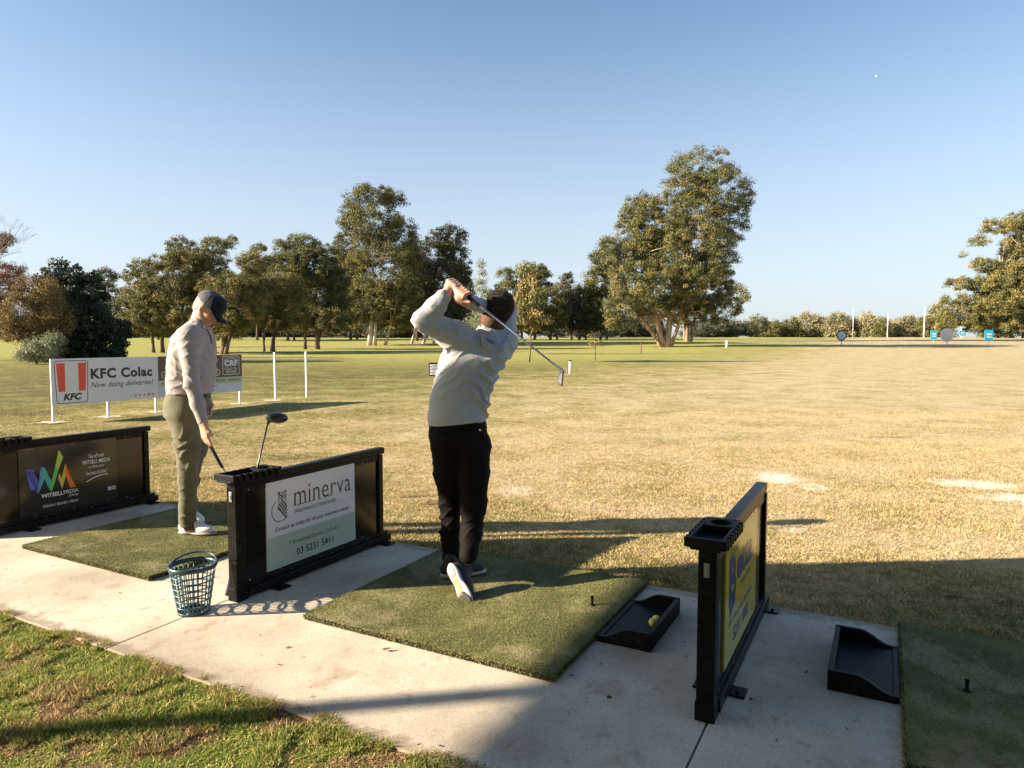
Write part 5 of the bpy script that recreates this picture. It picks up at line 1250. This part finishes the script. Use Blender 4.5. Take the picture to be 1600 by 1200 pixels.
# right edge
tree('gum_tree', 'broad gum with open tiers of foliage, cut by the right edge', at_row(1600, 150),
     [(1560, 505, 46, 22), (1600, 400, 34, 40), (1570, 450, 40, 40), (1525, 500, 30, 24), (1570, 352, 34, 14), (1600, 345, 30, 16), (1525, 375, 18, 8), (1590, 385, 26, 20), (1545, 412, 26, 14), (1500, 440, 22, 10), (1535, 450, 28, 20), (1580, 430, 34, 26), (1490, 468, 22, 12), (1515, 490, 34, 26), (1560, 480, 44, 36), (1600, 470, 40, 44), (1480, 500, 18, 20), (1507, 398, 6, 5)],
     M['leaf_gum'], M['bark_pale'], [(0, 1590, 380, .8), (-20, 1560, 400, .6), (-50, 1540, 440, .5)], dens=1.0, seed=39, tint=.60, limbs=14, shell=.5)
rr = random.Random(4)
far = [(1185, 505, 15, 14), (1212, 511, 14, 12), (1238, 508, 13, 14), (1262, 503, 22, 17), (1288, 510, 10, 14), (1308, 502, 18, 16), (1330, 508, 12, 15), (1357, 504, 14, 17), (1378, 507, 9, 15),
       (1398, 509, 16, 14), (1424, 506, 17, 16), (1448, 508, 14, 15), (1465, 495, 14, 22)]
kinds = ['dark low', 'dark round', 'pale topped', 'broad pale grey', 'narrow dark', 'light olive', 'dark olive', 'tall rounded', 'slim', 'flat topped', 'wide golden', 'short dense', 'taller leggy']
places = ['just right of the big pair', 'second right of the big pair', 'third right of the big pair', 'between the big pair and the dark rimmed target', 'just left of the dark rimmed target', 'behind the dark rimmed target',
          'beside the grey mast', 'right of the grey mast', 'left of the leftmost white pole', 'right of the leftmost white pole', 'left of the middle white pole', 'behind the left blue marker', 'touching the broad right hand gum']
for i, (u, v, ru, rv) in enumerate(far):
    Y = 205 + rr.uniform(-12, 25)
    lob = [(u, v + 2, ru * 1.15, rv * 1.1), (u, 521, ru * 1.5, 7)] + [(u + rr.uniform(-1, 1) * ru, v + rr.uniform(.1, 1.0) * rv, ru * .7, rv * .6) for _ in range(4)]
    tree('distant_tree', '%s tree %s' % (kinds[i], places[i]), at_row(u, Y), lob, M['leaf_far'] if i in (3, 5, 7, 9, 10, 12) else M['leaf_gum'], M['bark_dark'], [(0, u, v, .3)], dens=1.0, seed=60 + i, tint=rr.uniform(.4, .6), group=G2, limbs=3, lpc=50)
mid = [(330, 440, 42, 46, 'behind the left end of the grove'), (402, 440, 30, 52, 'behind the man in the cap, taller than its neighbours'), (548, 440, 32, 62, 'left of the white trunk of the grove'), (652, 436, 32, 62, 'behind the white trunk of the grove'), (450, 448, 40, 52, 'in the middle of the grove'), (238, 462, 32, 44, 'beside the dark bush'), (718, 450, 22, 52, 'at the right rear of the grove'),
       (860, 478, 28, 40, 'right of the thin trunked young tree'), (905, 480, 30, 38, 'behind the dark open gum'), (775, 478, 24, 38, 'behind the head of the swinging golfer')]
for i, (u, v, ru, rv, w_) in enumerate(mid):
    tree('gum_tree', 'mid height gum standing farther back ' + w_, at_row(u, 112 + 4 * (i % 3)), [(u, v - 8, ru * .8, rv * .7), (u - ru * .5, v + rv * .3, ru * .7, rv * .6), (u + ru * .5, v + rv * .25, ru * .7, rv * .6), (u, v + rv * .55, ru, rv * .4)],
         M['leaf_gum'] if i % 2 else M['leaf_dark'], M['bark_dark'], [(0, u, v, .34), (10, u + 8, v, .26)], dens=.9, seed=120 + i, tint=.5, group='gum trees farther back in the grove', limbs=5)
# dim row of trees behind the grove and behind the golfer
back = [(215, 508, 26, 18), (270, 508, 30, 18), (320, 506, 30, 20), (385, 490, 22, 36), (425, 500, 26, 28), (470, 500, 28, 28), (520, 500, 26, 28), (560, 500, 28, 28), (610, 498, 30, 30), (655, 498, 28, 30), (700, 496, 28, 30), (740, 500, 26, 26), (780, 503, 24, 22), (860, 503, 26, 22), (920, 505, 26, 20), (970, 508, 26, 18), (1010, 510, 24, 16), (1110, 512, 30, 14), (1150, 512, 22, 12)]
bl = ['right of the dark bush, low down', 'under the spreading gum at the left of the grove', 'left of the thick dark trunk', 'behind the man in the cap', 'behind the golden tipped gum', 'left of the middle of the grove', 'right of the middle of the grove', 'left of the white trunk', 'right of the white trunk', 'at the far right of the grove', "behind the golfer's left elbow", "behind the golfer's left shoulder", "behind the golfer's head",
      'right of the thin straight trunk', 'under the greyish gum', 'left of the forked orange trunk', 'just left of the forked trunk base', 'right of the pale trunk of the pair', 'at the right foot of the tallest gum']
for i, (u, v, ru, rv) in enumerate(back):
    Y = 160 + rr.uniform(-8, 18)
    lob = [(u, v, ru * 1.2, rv), (u - ru * .7, v + rv * .45, ru * .9, rv * .6), (u + ru * .7, v + rv * .45, ru * .9, rv * .6), (u, v + rv * .6, ru * 1.3, rv * .4)]
    tree('background_tree', 'dim tree in the back row %s' % bl[i], at_row(u, Y), lob, M['leaf_dark'], M['bark_dark'], [(0, u, v, .25)], dens=.95, seed=80 + i, tint=rr.uniform(.4, .6), group='trees in the dim back row', limbs=3, lpc=60)
# tiny staked saplings on the fairway
def staked(u, Y, h, lab, leafy):
    base = at_row(u, Y); root = thing('young_tree', lab, 'tree', base); rnd = random.Random(int(u)); bm = bmesh.new()
    tube(bm, [(0, 0, -.05), (.02, 0, h * .5), (0, .02, h)], [.035, .025, .010], 5)
    for k in range(16 if leafy else 5):
        z = h * rnd.uniform(.35, .95); a = rnd.uniform(0, 6.3); l = .34 * h * rnd.uniform(.4, 1)
        tube(bm, [(0, 0, z), (math.cos(a) * l * .6, math.sin(a) * l * .6, z + l * .35), (math.cos(a) * l, math.sin(a) * l, z + l * .5)], [.012, .008, .004], 4)
    obj('stem', bm, M['bark_dark'], root)
    if leafy:
        V, F, t, cc = leaf_cloud([(Vector((0, 0, h * .72)), (.36 * h, .36 * h, .26 * h))], 26, 12, .10, .22, np.random.default_rng(int(u)), .6, .3)
        link_mesh('crown', np_mesh('crown', V, [F], t), M['leaf_gold'], root)
staked(930, 48, 1.9, 'sparse young tree with twiggy branches left of the big pair', True)
bm = bmesh.new(); bx(bm, -.04, .04, -.04, .04, -.05, 1.25, 0, .01); bx(bm, -.055, .055, -.055, .055, 1.10, 1.16, 0, .01); o = obj('short_dark_post', bm, M['timber']); o.location = at_row(1002, 62); props(o, 'short dark post standing left of the forked orange trunk', 'post')

# ------------------------------------------------------------------ range furniture far out
def pole(u, Y, top_v, r, lab, m, arm=False):
    base = at_row(u, Y); h = (W(u, top_v, Y) - base).z; bm = bmesh.new()
    tube(bm, [(0, 0, -.2), (0, 0, h * .5), (0, 0, h)], [r * .75, r * .65, r * .55], 8)
    if arm: bx(bm, -1.1, 1.1, -.06, .06, h - .6, h - .45); [tube(bm, [(x, 0, h - .45), (x, 0, h - .2)], .05, 6) for x in (-1, 0, 1)]
    o = obj('power_pole' if arm else 'tall_pole', bm, m); o.location = base; props(o, lab, 'pole')
pole(1332, 190, 480, .14, 'thin grey mast rising left of the white poles', M['galv'])
pole(1386, 165, 488, .16, 'white pole, leftmost of the three tall white ones', M['white'])
pole(1443, 160, 478, .17, 'white pole between the two other tall white ones', M['white'])
pole(1501, 158, 474, .17, 'white pole in front of the broad right hand gum', M['white'])
pole(1153, 190, 480, .14, 'wooden power pole with a crossarm right of the big pair', M['timber'], True)
def target(u, Y, v, rpx, lab, rim):
    base = at_row(u, Y); k = Y / FPX; r = rpx * k; c = W(u, v, Y) - base; t = thing('round_target', lab, 'target', base, 0, 'round range targets')
    bm = bmesh.new(); bmesh.ops.create_cone(bm, cap_ends=True, segments=40, radius1=r * .86, radius2=r * .86, depth=.06); bmesh.ops.rotate(bm, matrix=Matrix.Rotation(math.pi / 2, 3, 'X'), verts=bm.verts); bmesh.ops.translate(bm, vec=c, verts=bm.verts)
    obj('disc', bm, M['hoopgrey'], t)
    bm = bmesh.new(); n = 40; tube(bm, [c + Vector((r * .93 * math.cos(2 * math.pi * q / n), 0, r * .93 * math.sin(2 * math.pi * q / n))) for q in range(n + 1)], r * .10, 6, caps=False); obj('rim', bm, rim, t)
    bm = bmesh.new(); tube(bm, [(0, .08, -.1), (0, .08, c.z)], .06, 6); obj('stand', bm, M['galv'], t)
target(1315, 92, 524, 8, 'round grey target with a dark rim, far down the range', M['black_frame'])
target(1480, 88, 523.5, 10.5, 'larger round white target between two blue markers', M['galv'])
def marker(u, Y, v, wpx, hpx, lab):
    base = at_row(u, Y); k = Y / FPX; c = W(u, v, Y) - base; w, h = wpx * k / 2, hpx * k / 2; t = thing('blue_marker', lab, 'sign', base, 0, 'blue distance markers down the range')
    bm = bmesh.new(); bx(bm, -w, w, -.03, .03, c.z - h, c.z + h, 0, .01)
    for z0, z1 in ((.05, .35), (-.45, -.2)):
        quad(bm, -w * .6, w * .6, c.z + z0 * h, c.z + z1 * h, -.0315, 1)
    obj('board_face', bm, [M['cyan'], M['s_ltext']], t)
    bm = bmesh.new(); tube(bm, [(0, .05, -.1), (0, .05, c.z)], .05, 6); obj('stand', bm, M['galv'], t)
marker(1458.5, 100, 523, 10, 14, 'blue marker board just left of the larger round target')
marker(1544.5, 94, 524, 13, 17, 'blue marker board on its own, farthest right')
marker(1503, 125, 520.5, 9, 8, 'small blue marker board at the foot of a white pole')
def stake(u, v0, v1, Y, lab, cap):
    base = at_row(u, Y); h = (v1 - v0) * Y / FPX; t = thing('marker_stake', lab, 'stake', base, 0, 'white marker stakes')
    r = max(.035, .0017 * Y)
    bm = bmesh.new(); tube(bm, [(0, 0, -.05), (0, 0, h * .9)], r, 8); obj('stake_shaft', bm, M['white'], t)
    bm = bmesh.new(); tube(bm, [(0, 0, h * .9), (0, 0, h)], r * 1.1, 8); obj('stake_cap', bm, M['black_frame'] if cap else M['white'], t)
stake(891, 562, 583, 29.6, 'white stake with a black top standing on the grass near the club head', True)
stake(1135.5, 538, 549, 80, 'short white stake right of the big gum pair', False)
# small black and white sign half hidden by the golfer
p = at_row(679, 23); t = thing('yardage_sign', 'small black framed white sign with dark bars half hidden behind the golfer', 'sign', p)
bm = bmesh.new(); bx(bm, -.19, .19, -.015, .015, .22, .66, 0, .004); [quad(bm, -.16, .16, .26 + k * .092, .33 + k * .092, -.0162, 1) for k in range(4)]; [quad(bm, -.10 + .04 * (k % 2), .13, .285 + k * .092, .305 + k * .092, -.0174, 0) for k in range(4)]
obj('board_face', bm, [M['black_frame'], M['s_ltext']], t)
bm = bmesh.new(); tube(bm, [(0, .03, -.05), (0, .03, .5)], .02, 6); obj('stand', bm, M['galv'], t)

# ------------------------------------------------------------------ unseen verandah behind and left of the camera, inferred from the shade on the right
def verandah():
    H = 3.6; Ls = H / math.tan(SUN_EL); s = Vector((math.sin(SUN_AZ), math.cos(SUN_AZ), 0)) * Ls
    def top(p): q = p - s; return Vector((q.x, q.y, H))
    c0 = top(AB(-3.5, -1.42)); c1 = top(AB(4.45, -1.23)); c2 = top(Vector((6.5, 4.46, 0))); c3 = Vector((3.5, -.9, H)); c4 = Vector((3.5, -7, H)); c5 = Vector((c0.x, -7, H))  # outline fitted to the shade edges, stretched over the camera to cut sky light
    t = thing('unseen_verandah_roof', 'flat verandah roof on posts out of view, its outline shaped to shade the tees', 'building', (c1.x, c1.y, 0)); o_ = Vector((c1.x, c1.y, 0))
    bm = bmesh.new(); P = [c - o_ for c in (c0, c1, c2, c3, c4, c5)]
    lo = [bm.verts.new(p) for p in P]; hi = [bm.verts.new(p + Vector((0, 0, .12))) for p in P]; n = len(P)
    bm.faces.new(lo[::-1]); bm.faces.new(hi)
    for i in range(n): bm.faces.new((lo[i], lo[(i + 1) % n], hi[(i + 1) % n], hi[i]))
    obj('roof', bm, M['roof'], t)
    bm = bmesh.new(); w0 = c0.x - o_.x + .3
    bx(bm, w0, 3.4 - o_.x, -6.9 - o_.y, -6.75 - o_.y, 0, H - .003)
    obj('sky_block_wall', bm, M['wall'], t)  # added wall behind the camera, blocks ambient sky light
    q = top(Vector((.10, 2.80, 0))) - o_; bm = bmesh.new(); bx(bm, q.x - .05, q.x + .05, q.y - .05, q.y + .05, 0, H - .01); obj('post', bm, M['timber'], t)
verandah()
for u, Y, sd in ((-330, 44, 91), (-620, 52, 92), (-900, 60, 93), (-520, 36, 94)):
    tree('gum_tree', {91: 'gum off to the left beside the rusty tree', 92: 'second gum off to the left of the rusty tree', 93: 'third gum off to the left of the rusty tree', 94: 'nearer gum off to the left of the rusty tree'}[sd], at_row(u, Y),
         [(u, 400, 70, 50), (u - 50, 430, 50, 50), (u + 50, 450, 50, 40)], M['leaf_gum'], M['bark'], [(0, u, 420, .4)], dens=.25, seed=sd, limbs=5, lsz=.6)
